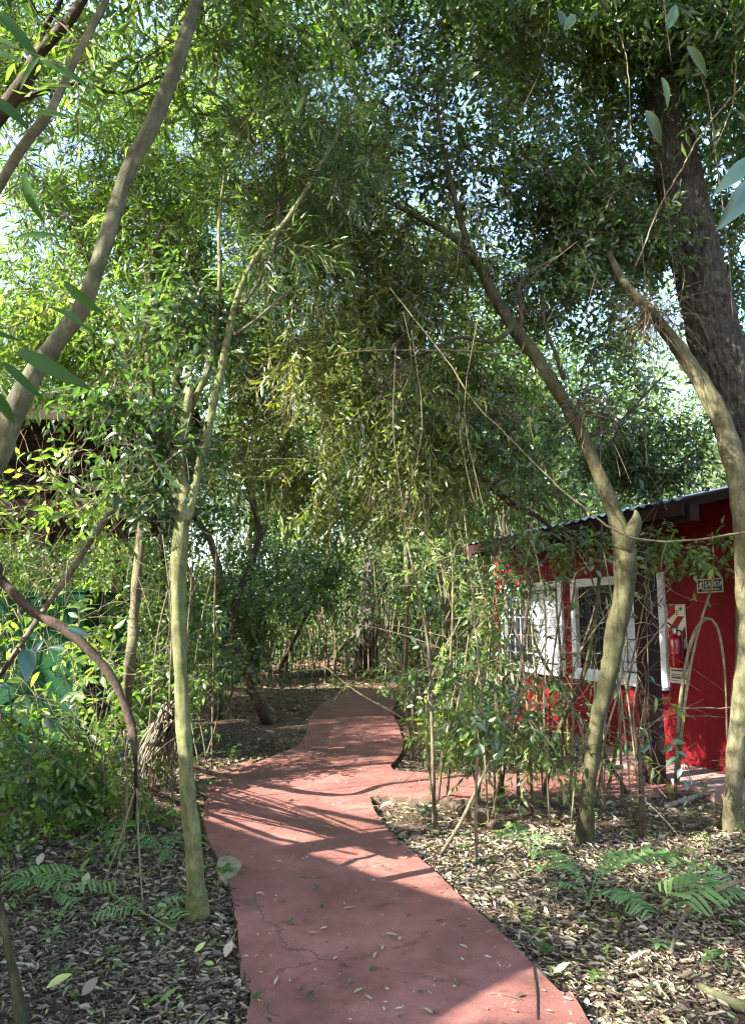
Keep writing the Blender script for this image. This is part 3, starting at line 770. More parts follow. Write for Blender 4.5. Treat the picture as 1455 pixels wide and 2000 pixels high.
# ---- extinguisher backing board: red with diagonal white stripes
a = hp(1302, 1181); b = hp(1347, 1337)
b0 = Hh(b[0], 0, b[1])
bd = empty('extinguisher_board', b0, 'tall red board with white diagonal stripes behind the fire extinguisher', 'sign board')
sA, sB, zA, zB2 = a[0], b[0], a[1], b[1]; wS = sA - sB; hS = zA - zB2
zl = zB2 + hS * .2
m = MB(); hbox(m, sB, sA, .003, .008, zl, zA); m.build('panel', EXR, bd, smooth=False)
m = MB(); q = .008
hbox(m, sB, sA, .006, .0115, zA - q, zA); hbox(m, sB, sB + q, .006, .0117, zl, zA - q); hbox(m, sA - q, sA, .006, .0117, zl, zA - q); m.build('border', CREAM, bd, smooth=False)
m = MB()
def stripe(m, z0, thick):
    # diagonal band rising to the right, clipped to the board
    L0 = [(sA - q, z0), (sB + q, z0 + wS * 1.0), (sB + q, z0 + wS * 1.0 + thick), (sA - q, z0 + thick)]
    V = [Hh(s_, .0112, min(max(z_, zl + .002), zA - q)) for s_, z_ in L0] + [Hh(s_, .0085, min(max(z_, zl + .002), zA - q)) for s_, z_ in L0]
    m.add(np.array(V), [[[0, 1, 2, 3], [4, 7, 6, 5], [0, 4, 5, 1], [1, 5, 6, 2], [2, 6, 7, 3], [3, 7, 4, 0]]][0])
stripe(m, zA - hS * .33, hS * .13); stripe(m, zA - hS * .62, hS * .13); stripe(m, zA - hS * .88, hS * .12)
m.build('stripe', CREAM, bd, smooth=False)
m = MB(); hbox(m, sB + .012, sB + wS * .52, .0118, .014, zA - hS * .15, zA - .012); m.build('class_label', CREAM, bd, smooth=False)
m = MB(); c0 = sB + wS * .42; zz = zA - hS * .10
for k in range(3): hbox(m, c0 - .03, c0 + .012, .0145, .017, zz - .03 + k * .022, zz - .022 + k * .022)
hbox(m, c0 + .012, c0 + .018, .0145, .017, zz - .03, zz + .022)
m.build('class_letter', EXR, bd, smooth=False)
m = MB(); c1 = sB + wS * .22; z1_ = zA - hS * .055
for an in (0, 50, 110, 160):
    r_ = math.radians(an); m.box(Hh(c1, .016, z1_), (.05, .003, .008), RH @ rotm((0, 1, 0), r_))
m.build('pictogram', METAL, bd, smooth=False)
m = MB(); hbox(m, sB, sA, .003, .010, zB2, zl - .01); m.build('instruction_plate', CREAM, bd, smooth=False)
m = MB(); hp_ = zl - .01 - zB2
for zf, zt_ in ((.80, .10), (.56, .05), (.44, .05), (.30, .10), (.14, .04)):
    hbox(m, sB + wS * .08, sA - wS * .08, .0105, .0125, zB2 + hp_ * zf, zB2 + hp_ * (zf + zt_))
m.build('printed_line', METAL, bd, smooth=False)
# ---- fire extinguisher
es, ez = hp(1323, 1303, .11); _, et = hp(1323, 1240, .11)
ec = Hh(es, .12, ez); hE = et - ez
ex = empty('fire_extinguisher', ec, 'red fire extinguisher hanging on the red wall beside the white window frame', 'fire extinguisher')
R_ = .083
m = MB(); lathe(m, ec, [(R_ * .9, 0), (R_, .015), (R_, hE * .40), (R_ * 1.03, hE * .41), (R_ * 1.03, hE * .46), (R_, hE * .47), (R_, hE * .82), (R_ * .9, hE * .91), (R_ * .6, hE * .97), (R_ * .28, hE), (R_ * .25, hE * 1.04)], 26); m.build('cylinder_body', EXR, ex)
m = MB(); lathe(m, ec + W(0, 0, hE * 1.03), [(.022, 0), (.026, .01), (.026, .045), (.015, .055)], 14); m.box(ec + W(0, 0, hE * 1.03 + .05), (.05, .035, .03), RH); m.build('valve', CHROME, ex)
m = MB(); m.box(ec + W(0, 0, hE * 1.03 + .085) + U * .05, (.14, .02, .012), RH @ rotm((0, 1, 0), -.5)); m.build('handle', METAL, ex, smooth=False)
m = MB(); m.box(ec + W(0, 0, hE * 1.03 + .055) + U * .05, (.12, .02, .010), RH @ rotm((0, 1, 0), -.1)); m.build('trigger', METAL, ex, smooth=False)
hz, hr = smooth_path([ec + W(0, 0, hE * 1.03 + .03) - U * .02, ec + W(0, 0, hE * 1.03 + .03) - U * .09, ec + W(0, 0, hE * .8) - U * .115, ec + W(0, 0, hE * .4) - U * .10, ec + W(0, 0, hE * .25) - U * .09], [.010] * 4 + [.016], .03)
m = MB(); V, Fs = tube(hz, hr, 8); m.add(V, Fs); m.build('hose', METAL, ex)
m = MB(); c_ = ec + NO * (-.012) + W(0, 0, hE * .43); lathe(m, c_, [(R_ * 1.1, 0), (R_ * 1.1, .02)], 20); m.build('bracket', METAL, ex)

# ================================================================== LEFT BUILDINGS
gd = 8.6
gw = empty('green_wall_cabin', P(60, 1207, gd) * W(1, 1, 0), 'plain dark green painted cabin wall at left edge behind the shrubs', 'cabin')
xr = P(165, 1207, gd)[0]; ztp = P(100, 1157, gd)[2]
m = MB(); m.box(W((xr - 6) / 2, gd + 1.0, ztp / 2 - .05), (xr + 6, 2.0, ztp + .1)); m.build('wall', GREENW, gw, smooth=False)
m = MB(); m.box(W((xr - 6) / 2, gd + 1.0, ztp + .012), (xr + 6 + .04, 2.04, .02)); m.build('coping', GREENW, gw, smooth=False)
bw = empty('concrete_block', G(196, 1476), 'low blue grey concrete block beside the green wall', 'block')
m = MB(); c = G(196, 1480); m.box(c + W(0, .25, .13), (.42, .4, .36)); m.box(c + W(0, .25, .32), (.46, .44, .04)); m.build('body', BLUEG, bw, smooth=False)
td = 10.8
tbn = empty('timber_building', P(100, 1207, td + 1) * W(1, 1, 0), 'dark timber building with open upper storey behind the left shrubs', 'building')
xr2 = P(240, 1207, td)[0]; xl = -9.5
zf = P(0, 1012, td)[2]; zf2 = P(0, 975, td)[2]; ze1 = P(0, 838, td)[2]; ze2 = P(0, 800, td)[2]
def bx(name, x0, x1, y0, y1, z0, z1, mat):
    m = MB(); m.box(((x0 + x1) / 2, (y0 + y1) / 2, (z0 + z1) / 2), (x1 - x0, y1 - y0, z1 - z0)); return m.build(name, mat, tbn, smooth=False)
bx('floor_beam', xl, xr2, td, td + .12, zf, zf2, DKWOOD)
bx('floor', xl, xr2 - .05, td + .12, td + 3, zf + .05, zf2 - .02, DKWOOD)
bx('wall', xl, xr2 - .1, td + 2.6, td + 2.75, zf2, ze1 + .1, BLACK)
bx('wall', xr2 - .25, xr2 - .1, td + .6, td + 2.6, zf2, ze1, DKWOOD)
for k in range(6):
    x = xl + .4 + k * (xr2 - xl - .6) / 5
    bx('post', x - .07, x + .07, td + .13, td + .27, zf2, ze1, DKWOOD); bx('post', x - .08, x + .08, td + .3, td + .46, -.1, zf, DKWOOD)
for k in range(4):
    zz = zf2 + (k + .7) * (ze1 - zf2) / 4.2; bx('rail', xl, xr2, td + .02, td + .06, zz - .035, zz + .035, DKWOOD)
bx('fascia', xl, xr2 + .3, td - .55, td - .5, ze1, ze2, DKWOOD)
m = MB(); V = [W(xl - .3, td - .6, ze2), W(xr2 + .4, td - .6, ze2), W(xr2 + .4, td + 2, ze2 + .75), W(xl - .3, td + 2, ze2 + .75), W(xr2 + .4, td + 4, ze2), W(xl - .3, td + 4, ze2)]
V = V + [v + W(0, 0, .06) for v in V]
m.add(np.array(V), [[0, 3, 2, 1], [3, 5, 4, 2], [6, 7, 8, 9], [9, 8, 10, 11], [0, 1, 7, 6], [5, 11, 10, 4], [0, 6, 9, 3], [3, 9, 11, 5], [1, 2, 8, 7], [2, 4, 10, 8]]); m.build('roof', DKWOOD, tbn, smooth=False)

# ---- house out of view to the left whose eave shades the foreground
shz = 3.3; t_ = shz / math.tan(EL); cn = np.array([1.02, 4.1]) + SUN_H * t_
e1 = np.array([-1, 1.0]) / math.sqrt(2); e2 = np.array([-1, -1.0]) / math.sqrt(2)
R2_ = np.array([[e1[0], e2[0], 0], [e1[1], e2[1], 0], [0, 0, 1]])
sh = empty('neighbouring_house', (*(cn + e1 * 3 + e2 * 2.5), 0), 'house left of the viewer whose straight eave casts its shadow over the near path', 'house')
def cb(name, l0, l1, w0, w1, z0, z1, mat):
    c = cn + e1 * (l0 + l1) / 2 + e2 * (w0 + w1) / 2
    m = MB(); m.box((c[0], c[1], (z0 + z1) / 2), (l1 - l0, w1 - w0, z1 - z0), R2_); return m.build(name, mat, sh, smooth=False)
cb('roof', 0, 7, 0, 5.5, shz - .06, shz, ROOFM); cb('wall', .6, 6.4, 1.0, 5.0, -.1, shz - .06, GREENW)
for k in (0.1, 2.4, 4.7, 6.8): cb('post', k, k + .12, .15, .27, -.1, shz - .06, DKPOST)

#PLANTS
# ================================================================== TREES
def limb(parent, spec, mat, name='limb', **k): return trunk(name, spec, mat, parent, flare=False, **k)[0]
def every(q, n=3): return [q[i] for i in range(0, len(q), n)]

# T1 leaning foreground trunk at left
t1, q1 = tree('leaning_tree', [(W(-2.75, 3.0, -.1), .075), (W(-2.45, 3.0, .6), .062), (-45, 960, 3.0, 56), (10, 850, 3.0, 52), (60, 740, 3.0, 50), (120, 655, 3.0, 44), (165, 590, 3.0, 42), (205, 480, 3.0, 40), (245, 350, 3.05, 37), (285, 270, 3.05, 38), (320, 190, 3.1, 36), (350, 110, 3.1, 33), (372, 40, 3.15, 30), (395, -40, 3.2, 28), (430, -200, 3.3, 24), (450, -420, 3.5, 18)], BK_GREY,
              'pale grey tree trunk leaning right across the upper left, nearest to the viewer', sides=20, jit=.02, step=.05)
a1 = limb(t1, [(160, 600, 3.0, 24), (120, 640, 3.1, 20), (80, 700, 3.2, 16), (30, 760, 3.3, 12)], BK_GREY, 'branch')
grow(t1, every(q1[-25:], 3), [B(300, -80, 3.8, 1.3, .8, .6), B(560, -60, 4.2, 1.0, .8, .5)], 60, 9, 'lance', LB, 60, 1.0)
# T1b thin pale pole
t1b, q = tree('slender_tree', [(W(-1.9, 2.6, -.1), .022), (-120, 620, 2.6, 26), (0, 365, 2.6, 24), (60, 265, 2.6, 22), (100, 215, 2.6, 21), (150, 110, 2.65, 18), (208, 0, 2.7, 16), (260, -120, 2.8, 12)], BK_PALE,
              'thin pinkish grey pole trunk slanting across the top left corner', sides=12, jit=.02, step=.05)
# T1c dark brown
t1c, q = tree('slender_tree', [(W(-3.6, 4.2, -.1), .05), (W(-3.2, 4.2, 1.5), .045), (-120, 420, 4.2, 34), (0, 225, 4.2, 34), (45, 165, 4.2, 36), (80, 100, 4.2, 30), (130, 45, 4.2, 28), (172, -20, 4.3, 26), (230, -160, 4.5, 20)], BK_BRN,
              'dark brown tree trunk slanting behind the thin pole in the top left corner', sides=12)
b1 = limb(t1c, [(70, 120, 4.2, 18), (85, 60, 4.2, 14), (120, 0, 4.3, 11), (130, -60, 4.4, 9)], BK_BRN, 'branch')
b2 = limb(t1c, [(20, 200, 4.3, 14), (150, 165, 4.6, 9), (240, 182, 4.8, 8), (330, 140, 5.0, 6)], BK_BRN, 'branch')
grow(t1c, every(q[8:], 3) + every(b2), [B(100, 60, 5.2, 1.6, 1.2, .9), B(150, 300, 5.6, 1.4, 1.0, .6), B(40, 480, 5.8, .9, .8, .6)], 110, 9, 'lance', LB, 120, 1.0, tint_c=.6)

# T2 main pale trunk at left of the path
t2, q2 = tree('forked_tree', [(385, 1795, None, 47), (383, 1740, 4.42, 44), (377, 1650, 4.42, 41), (367, 1540, 4.42, 38), (360, 1430, 4.42, 37), (354, 1330, 4.42, 36), (351, 1230, 4.42, 35), (349, 1150, 4.42, 37), (352, 1060, 4.42, 38), (360, 980, 4.45, 27), (352, 900, 4.5, 24), (360, 830, 4.5, 22), (372, 760, 4.55, 20)], BK_FORK,
              'pale forked tree with mossy base growing right beside the left edge of the red path', sides=22, jit=.018, step=.05)
l1 = limb(t2, [(353, 1045, 4.42, 24), (372, 990, 4.45, 23), (392, 900, 4.5, 22), (408, 830, 4.5, 21), (428, 745, 4.5, 20), (441, 680, 4.5, 18), (458, 600, 4.5, 15), (478, 545, 4.6, 14), (515, 480, 4.6, 12), (560, 430, 4.7, 11), (610, 350, 4.8, 10), (660, 260, 5, 9), (695, 180, 5.1, 7)], BK_FORK)
l2 = limb(t2, [(372, 800, 4.55, 17), (395, 750, 4.6, 16), (415, 700, 4.6, 15), (425, 600, 4.6, 13), (430, 530, 4.6, 10), (428, 440, 4.7, 8), (440, 330, 4.8, 6)], BK_FORK)
l3 = limb(t2, [(458, 655, 4.5, 10), (500, 625, 4.5, 8), (540, 590, 4.6, 7), (580, 555, 4.6, 6), (620, 530, 4.7, 4)], BK_PALE, 'branch')
l3b = limb(t2, [(465, 610, 4.5, 11), (500, 560, 4.6, 9), (530, 500, 4.7, 9), (545, 400, 4.9, 7), (540, 250, 5.1, 5)], BK_PALE, 'branch')
l4 = limb(t2, [(352, 1060, 4.42, 15), (330, 1000, 4.5, 12), (322, 930, 4.6, 10), (330, 860, 4.7, 8)], BK_OLV, 'branch')
grow(t2, every(l1[30:], 5) + every(l3b, 4) + every(l3, 4), [B(600, 330, 5.0, .75, .7, .55), B(560, 520, 4.9, .4, .4, .3), B(700, 180, 5.3, .7, .6, .45), B(480, 330, 5.2, .5, .6, .5)], 130, 9, 'bamboo', LM, 120, .8, tint_c=.55)
grow(t2, every(l2, 4) + every(q2[-12:], 4), [B(330, 560, 4.6, .25, .3, .14), B(360, 640, 4.7, .4, .4, .2), B(250, 780, 4.7, .38, .4, .25), B(330, 850, 4.4, .34, .3, .25), B(300, 930, 4.3, .25, .25, .2)], 70, 8, 'broad', LM, 260, .9, tint_c=.55, droop=.5)

# T3 pale sunlit trunk behind
t3, q3 = tree('pale_tree', [(240, 1470, None, 24), (252, 1330, 6.6, 24), (262, 1200, 6.6, 23), (275, 1060, 6.6, 23), (285, 950, 6.6, 22), (296, 800, 6.6, 21), (292, 700, 6.6, 20), (286, 600, 6.6, 21), (300, 520, 6.6, 22), (322, 440, 6.6, 19)], BK_PALE,
              'bright sunlit pale trunk with a broken top standing left of the forked tree', sides=14)
c3 = limb(t3, [(324, 440, 6.6, 9), (360, 415, 6.7, 10), (400, 385, 6.8, 8), (440, 330, 6.9, 6), (500, 280, 7, 4)], BK_GREY, 'branch')
c4 = limb(t3, [(322, 445, 6.6, 8), (270, 430, 6.6, 7), (190, 425, 6.7, 6), (100, 420, 6.8, 5), (0, 395, 6.9, 4)], BK_GREY, 'branch')
grow(t3, every(q3[20:], 4) + every(c3) + every(c4), [B(120, 430, 7, 1.3, .9, .5), B(330, 330, 7.2, 1.1, .9, .7), B(200, 620, 6.9, .9, .8, .55), B(60, 650, 7.2, .8, .8, .6), B(370, 500, 7, .5, .6, .4)], 210, 10, 'lance', LB, 60, 1.05, tint_c=.58)

# T6 trunk behind rising through the upper left
t6, q6 = tree('tall_tree', [(345, 1440, None, 30), (343, 1200, 8.2, 32), (347, 1000, 8.2, 28), (350, 850, 8.2, 27), (345, 700, 8.2, 26), (343, 600, 8.2, 25), (352, 480, 8.2, 24), (378, 380, 8.2, 22), (400, 300, 8.2, 19), (410, 220, 8.3, 16), (430, 80, 8.5, 13), (440, -60, 8.8, 9)], BK_GREY,
              'straight grey trunk rising behind the forked tree into the upper left canopy', sides=12)
c5 = limb(t6, [(370, 765, 8.0, 20), (335, 700, 8.1, 16), (300, 675, 8.2, 11), (250, 640, 8.3, 8)], BK_GREY, 'branch')
c6 = limb(t6, [(385, 370, 8.2, 12), (430, 330, 8.2, 10), (470, 270, 8.3, 8), (540, 190, 8.5, 6)], BK_GREY, 'branch')
grow(t6, every(q6[25:], 4) + every(c6) + every(c5), [B(330, 120, 9, 1.7, 1.2, 1.1), B(520, 60, 9, 1.4, 1.2, .9), B(120, 150, 9.5, 1.6, 1.2, 1.1), B(450, 350, 8.8, 1.1, 1.0, .8), B(60, 330, 9.2, .9, .9, .6), B(400, 700, 9.6, 1.1, 1.0, .8), B(650, 300, 9.6, 1.1, 1, .8)], 330, 9, 'lance', LB, 40, 1.4, tint_c=.5)

# arched dark bough and slanting branch at left
ar, q = tree('arched_bough', [(W(-4.3, 4.9, 2.7), .04), (-60, 1075, 4.7, 24), (0, 1130, 4.7, 24), (60, 1190, 4.7, 23), (125, 1228, 4.7, 23), (175, 1270, 4.7, 22), (220, 1325, 4.7, 20), (243, 1375, 4.7, 17), (256, 1412, 4.7, 22), (266, 1500, 4.8, 9), (262, 1600, None, 7)], BK_BRN,
             'dark brown bough arching down from the left edge in front of the green wall', 'bough', sides=14, jit=.03, step=.04, flare=False)
sb, q = tree('slanting_stem', [(-60, 1400, None, 16), (0, 1320, 5.0, 14), (50, 1245, 5.0, 15), (95, 1180, 5.0, 15), (130, 1130, 5.0, 16), (175, 1060, 5.0, 15), (215, 1005, 5.0, 15), (252, 955, 5.0, 14), (300, 890, 5.1, 11), (350, 790, 5.2, 8)], TWIG,
             'light brown stem slanting up to the right behind the arched dark bough', 'stem', sides=10)
grow(sb, every(q[6:], 4), [B(90, 1010, 5.2, .5, .4, .35), B(200, 930, 5.2, .35, .3, .3)], 24, 6, 'broad', LB, 110, 1.0, tint_c=.62)

# T4 curved tree right of the path
t4, q4 = tree('curved_tree', [(1140, 1650, None, 37), (1146, 1560, 5.75, 34), (1157, 1470, 5.75, 37), (1170, 1390, 5.75, 40), (1190, 1310, 5.75, 44), (1200, 1240, 5.75, 46), (1215, 1170, 5.75, 48), (1222, 1100, 5.75, 52), (1216, 1050, 5.75, 50), (1198, 1000, 5.8, 39), (1170, 930, 5.8, 35), (1140, 860, 5.8, 33), (1110, 800, 5.85, 32), (1078, 745, 5.85, 31), (1045, 695, 5.9, 31), (1010, 650, 5.9, 31), (980, 605, 5.9, 28), (955, 560, 5.95, 25), (930, 510, 6.0, 24), (900, 475, 6.0, 20), (865, 450, 6.0, 17), (820, 425, 6.1, 14), (760, 395, 6.2, 11), (690, 370, 6.3, 7)], BK_OLV,
              'curved olive barked tree with an elbow, arching over the path before the red house', sides=24, jit=.02, step=.05)
m = MB(); kq, kr = smooth_path([P(1215, 1075, 5.72), P(1232, 1040, 5.72), P(1243, 1012, 5.74), P(1240, 996, 5.76)], [.075, .065, .035, .008], .03); V, Fs = tube(kq, kr, 12, .08); m.add(V, Fs); m.build('stub', BK_OLV, t4)
d1 = limb(t4, [(930, 515, 6.0, 18), (905, 450, 6.0, 16), (888, 390, 6.0, 15), (875, 330, 6.05, 13), (860, 260, 6.1, 10), (850, 150, 6.2, 7)], BK_OLV)
d2 = limb(t4, [(1015, 655, 5.9, 14), (1018, 600, 5.9, 12), (1012, 560, 5.9, 10), (1040, 530, 6.0, 8), (1090, 500, 6.1, 6), (1120, 470, 6.2, 4)], BK_BRN, 'branch')
d3 = limb(t4, [(1000, 640, 5.85, 14), (960, 668, 5.8, 11), (900, 658, 5.75, 9), (850, 680, 5.7, 8), (800, 700, 5.7, 7), (770, 720, 5.7, 9)], BK_OLV, 'branch')
d4 = limb(t4, [(1100, 740, 5.85, 13), (1085, 690, 5.9, 11), (1065, 640, 6, 9), (1060, 560, 6.1, 8), (1090, 440, 6.2, 6), (1110, 330, 6.3, 5)], BK_OLV, 'branch')
d5 = limb(t4, [(1150, 850, 5.8, 14), (1190, 840, 5.8, 12), (1220, 815, 5.85, 10), (1250, 780, 5.9, 7), (1290, 740, 6, 5)], BK_DARK, 'branch')
grow(t4, every(d1, 4) + every(q4[-30:], 5), [B(860, 200, 6.3, .85, .8, .65), B(960, 350, 6.3, .7, .7, .5), B(740, 330, 6.4, .6, .7, .5), B(950, 80, 6.5, .9, .8, .5), B(740, 120, 6.6, .6, .7, .5)], 210, 9, 'broad', LD, 60, 1.05, tint_c=.55, brad=.007)
grow(t4, every(d3, 3) + every(q4[-45:-10], 6), [B(760, 620, 6.3, .65, .9, .45), B(700, 800, 6.3, .75, .9, .45), B(830, 830, 6.4, .55, 1.0, .4), B(640, 930, 6.3, .5, .8, .28), B(800, 940, 6.5, .5, .9, .25), B(640, 720, 6.2, .5, .7, .45), B(880, 560, 6.4, .4, .8, .35), B(700, 540, 6.7, .8, .8, .5), B(600, 430, 6.5, .7, .8, .5)], 320, 8, 'lance', LO, 220, .98, tint_c=.5, droop=.75)
grow(t4, every(d4, 4) + every(d2, 3) + every(d5, 3), [B(1090, 330, 6.4, .6, .6, .6), B(1050, 560, 6.3, .4, .5, .4), B(1180, 760, 6.0, .35, .4, .25), B(1010, 850, 6.2, .35, .5, .3), B(1150, 440, 6.5, .4, .5, .4)], 150, 9, 'broad', LD, 120, .85, tint_c=.5)

# T7 darker tree with bough sagging across the centre right
t7, q7 = tree('sagging_bough', [(1085, 1040, 8.4, 9), (1050, 1010, 8.2, 12), (1000, 985, 8.0, 14), (960, 950, 8, 15), (920, 905, 8, 16), (880, 860, 8, 17), (830, 780, 8.1, 14), (790, 660, 8.3, 12), (740, 560, 8.5, 11), (700, 440, 8.8, 10), (690, 300, 9.2, 8), (640, 120, 9.6, 6)], BK_BRN,
              'dark bough hanging down across the middle of the picture towards the red house', 'bough', flare=False)
grow(t7, every(q7, 4), [B(640, 450, 8.6, 1.0, .9, .8), B(760, 680, 8.4, 1.1, 1.0, .8), B(900, 700, 8.4, .8, .8, .7), B(560, 700, 8.4, .9, .8, .7), B(560, 890, 8.2, .8, .8, .4), B(950, 960, 8.4, .6, .7, .4), B(730, 960, 8.2, .9, .9, .3), B(870, 480, 8.8, .8, .8, .6)], 280, 8, 'lance', LO, 60, 1.25, tint_c=.5, droop=.6)

# T5a big dark furrowed trunk
def furrowed():
    pts, rad = spec_path([(W(3.72, 6.9, -.1), .25), (1545, 1300, 6.9, 138), (1520, 1080, 6.9, 132), (1475, 920, 6.9, 130), (1432, 780, 6.9, 125), (1400, 680, 6.9, 122), (1372, 560, 6.9, 119), (1345, 450, 6.9, 115), (1325, 340, 6.9, 105), (1305, 240, 6.95, 92), (1285, 140, 7.0, 80), (1262, 20, 7.1, 72), (1245, -160, 7.3, 50), (1220, -380, 7.6, 40)])
    t = empty('large_tree', pts[0], 'thick dark trunk with deeply furrowed bark leaning in from the right edge', 'tree')
    q, r = smooth_path(pts, rad, .022, 400); n = len(q); sd = 110
    V, Fs = tube(q, r, sd)
    ang = np.arange(sd) / sd * 2 * math.pi; L_ = np.arange(n) * .022
    A, H_ = np.meshgrid(ang, L_)
    wv = .55 * np.sin(H_ * 4.2 + 3 * np.sin(A * 3)) + .35 * np.sin(H_ * 9 + A * 5) + .25 * np.sin(H_ * 19 + A * 2)
    rid = np.abs(np.sin(A * 11 + wv * 1.6)) ** .6
    rid *= np.clip(1.25 * np.abs(np.sin(H_ * 13 + 5 * np.sin(A * 7 + H_ * 1.7) + A * 4)) ** .35, 0, 1)
    dsp = (rid - .8) * .035 + .008 * rng.standard_normal(A.shape)
    c = np.repeat(q, sd, 0); dv = norm(V - c); V = V + dv * dsp.reshape(-1, 1)
    mb = MB(); mb.add(V, Fs); mb.build('trunk', BK_DARK, t)
    return t, q
t5, q5 = furrowed()
e1_ = limb(t5, [(1275, 110, 7.0, 22), (1330, 60, 7, 16), (1380, 20, 7, 13), (1440, -60, 7.1, 9)], BK_DARK)
e2_ = limb(t5, [(1270, 60, 7.1, 20), (1200, 20, 7, 16), (1130, -30, 7, 13), (1050, -90, 7.1, 9)], BK_DARK)
grow(t5, every(q5[-60:], 10) + every(e1_) + every(e2_), [B(1100, 150, 7.4, 1.2, .9, .9), B(1230, 60, 7.2, .8, .8, .6), B(1180, 350, 7.4, .65, .8, .7), B(1010, 30, 7.6, 1.1, .9, .6), B(1400, 60, 7.4, .7, .7, .5), B(1430, 330, 8, .5, .8, .9), B(1250, 420, 8, .6, .8, .6), B(1420, 560, 8.4, .4, .6, .5)], 350, 9, 'broad', LD, 40, 1.15, tint_c=.6)

# T5b pale mossy trunk
t5b, q5b = tree('mossy_tree', [(1425, 1620, None, 42), (1432, 1540, 6.2, 42), (1440, 1440, 6.2, 44), (1452, 1330, 6.2, 48), (1458, 1220, 6.2, 51), (1456, 1100, 6.2, 53), (1448, 1000, 6.2, 51), (1432, 900, 6.2, 49), (1408, 820, 6.2, 44), (1370, 750, 6.2, 39), (1330, 690, 6.2, 36), (1295, 640, 6.2, 34), (1262, 600, 6.2, 31), (1225, 560, 6.2, 22), (1195, 510, 6.3, 17), (1165, 440, 6.4, 13), (1150, 360, 6.5, 8)], BK_PALE,
               'pale mossy trunk at the right edge whose upper limb bends left across the sky', sides=24, jit=.02, step=.05)
f1 = limb(t5b, [(1448, 1010, 6.2, 26), (1490, 900, 6.2, 24), (1530, 760, 6.2, 22), (1560, 600, 6.3, 18)], BK_PALE)
grow(t5b, every(q5b[-30:], 5), [B(1150, 480, 6.6, .5, .5, .45), B(1200, 640, 6.5, .3, .4, .3), B(1270, 470, 6.6, .3, .3, .3), B(1290, 860, 7.6, .5, .5, .35), B(1200, 900, 7.6, .4, .5, .2)], 170, 9, 'broad', LD, 60, .9)

# nest like tangle of dry twigs caught on the limb
def tangle(px, py, d, n, L_, name, label):
    t = empty(name, P(px, py, d), label, 'twig tangle'); mb = MB(); c = P(px, py, d)
    for i in range(n):
        a = c + rng.normal(0, .07, 3); dr_ = norm(np.array([rng.normal(-.3, .9), rng.normal(0, .5), rng.normal(-.35, .6)])); l = rng.uniform(.4, 1) * L_
        cv = np.array([a + dr_ * l * t_ + np.array([0, 0, -.35 * l * t_ * t_]) for t_ in np.linspace(0, 1, 5)])
        V, Fs = tube(cv, np.linspace(.004, .0015, 5), 3, cap=False); mb.add(V, Fs)
    o = mb.build('twigwork', TWIG, t); o['kind'] = 'stuff'
tangle(1275, 610, 6.05, 150, .55, 'twig_tangle', 'tangle of dry twigs caught on the bent limb at right')
tangle(1160, 790, 5.7, 60, .4, 'twig_tangle', 'drooping clump of dry twigs hanging beside the curved tree')
tangle(770, 725, 5.6, 35, .35, 'twig_tangle', 'brown clump of dead twigs at the end of the side branch')
tangle(955, 790, 5.9, 35, .35, 'twig_tangle', 'brown dead twigs hanging just left of the curved tree')

# J: far trunks
t8, q8 = tree('vine_covered_tree', [(712, 1318, None, 66), (715, 1270, 20, 58), (722, 1200, 20, 54), (730, 1100, 20, 50), (738, 1000, 20, 48), (742, 800, 20.2, 44), (745, 600, 20.5, 38), (742, 380, 21, 30)], BK_DARK,
              'broad dark trunk hung with vines standing where the path bends away', sides=16, step=.3)
mb = MB()
for i in range(22):
    x = rng.uniform(672, 775); d = rng.uniform(19.2, 19.7); y0 = rng.uniform(900, 1120); y1 = rng.uniform(1260, 1325)
    pts = [P(x + (715 - x) * .3 + rng.normal(0, 5), y0, d), P(x + rng.normal(0, 6), (y0 + y1) / 2, d), P(x + rng.normal(0, 9), y1, d)]
    q, r = smooth_path(pts, [.010, .009, .008], .5); V, Fs = tube(q, r, 4, cap=False); mb.add(V, Fs)
mb.build('hanging_vine', VINE, t8)['kind'] = 'stuff'
grow(t8, every(q8[8:], 3), [B(740, 850, 20, 3.2, 1.5, 1.6), B(660, 1080, 18.5, 2.0, 1.5, .7), B(800, 1090, 18, 1.6, 1.5, .8)], 150, 9, 'broad', LD, 0, 1.6, brad=.02)
t9, q9 = tree('far_pale_tree', [(612, 1250, 27, 15), (613, 1200, 27, 14), (617, 1120, 27, 13), (622, 1000, 27, 12), (630, 760, 27, 10)], BK_PALE, 'sunlit pale trunk far off beyond the dirt track, left of the broad vine hung trunk', sides=8, step=.4, flare=False)
t10, q10 = tree('leaning_sapling', [(540, 1318, None, 10), (575, 1250, 17, 10), (610, 1180, 17, 9), (640, 1110, 17, 8), (662, 1040, 17, 6)], TWIGD, 'dark sapling leaning right beside the far bend of the path', sides=7, step=.3)
t11, q11 = tree('slim_tree', [(784, 1400, None, 20), (788, 1340, 13.0, 15), (791, 1250, 13.0, 13), (796, 1150, 13.0, 13), (793, 1060, 13, 12), (796, 950, 13, 10), (800, 800, 13, 8)], BK_PALE, 'slim pale trunk with dark foot on the right edge of the path bend', sides=10, step=.15)
grow(t11, every(q11[14:], 3), [B(800, 900, 13, 1.0, .8, .9), B(780, 1060, 12.5, .7, .6, .4)], 50, 9, 'broad', LM, 30, 1.2)
grow(t10, every(q10[5:], 2), [B(560, 1120, 16, 1.6, 1.0, .8), B(480, 1180, 15, 1.4, 1, .6)], 70, 9, 'broad', LM, 0, 1.3)

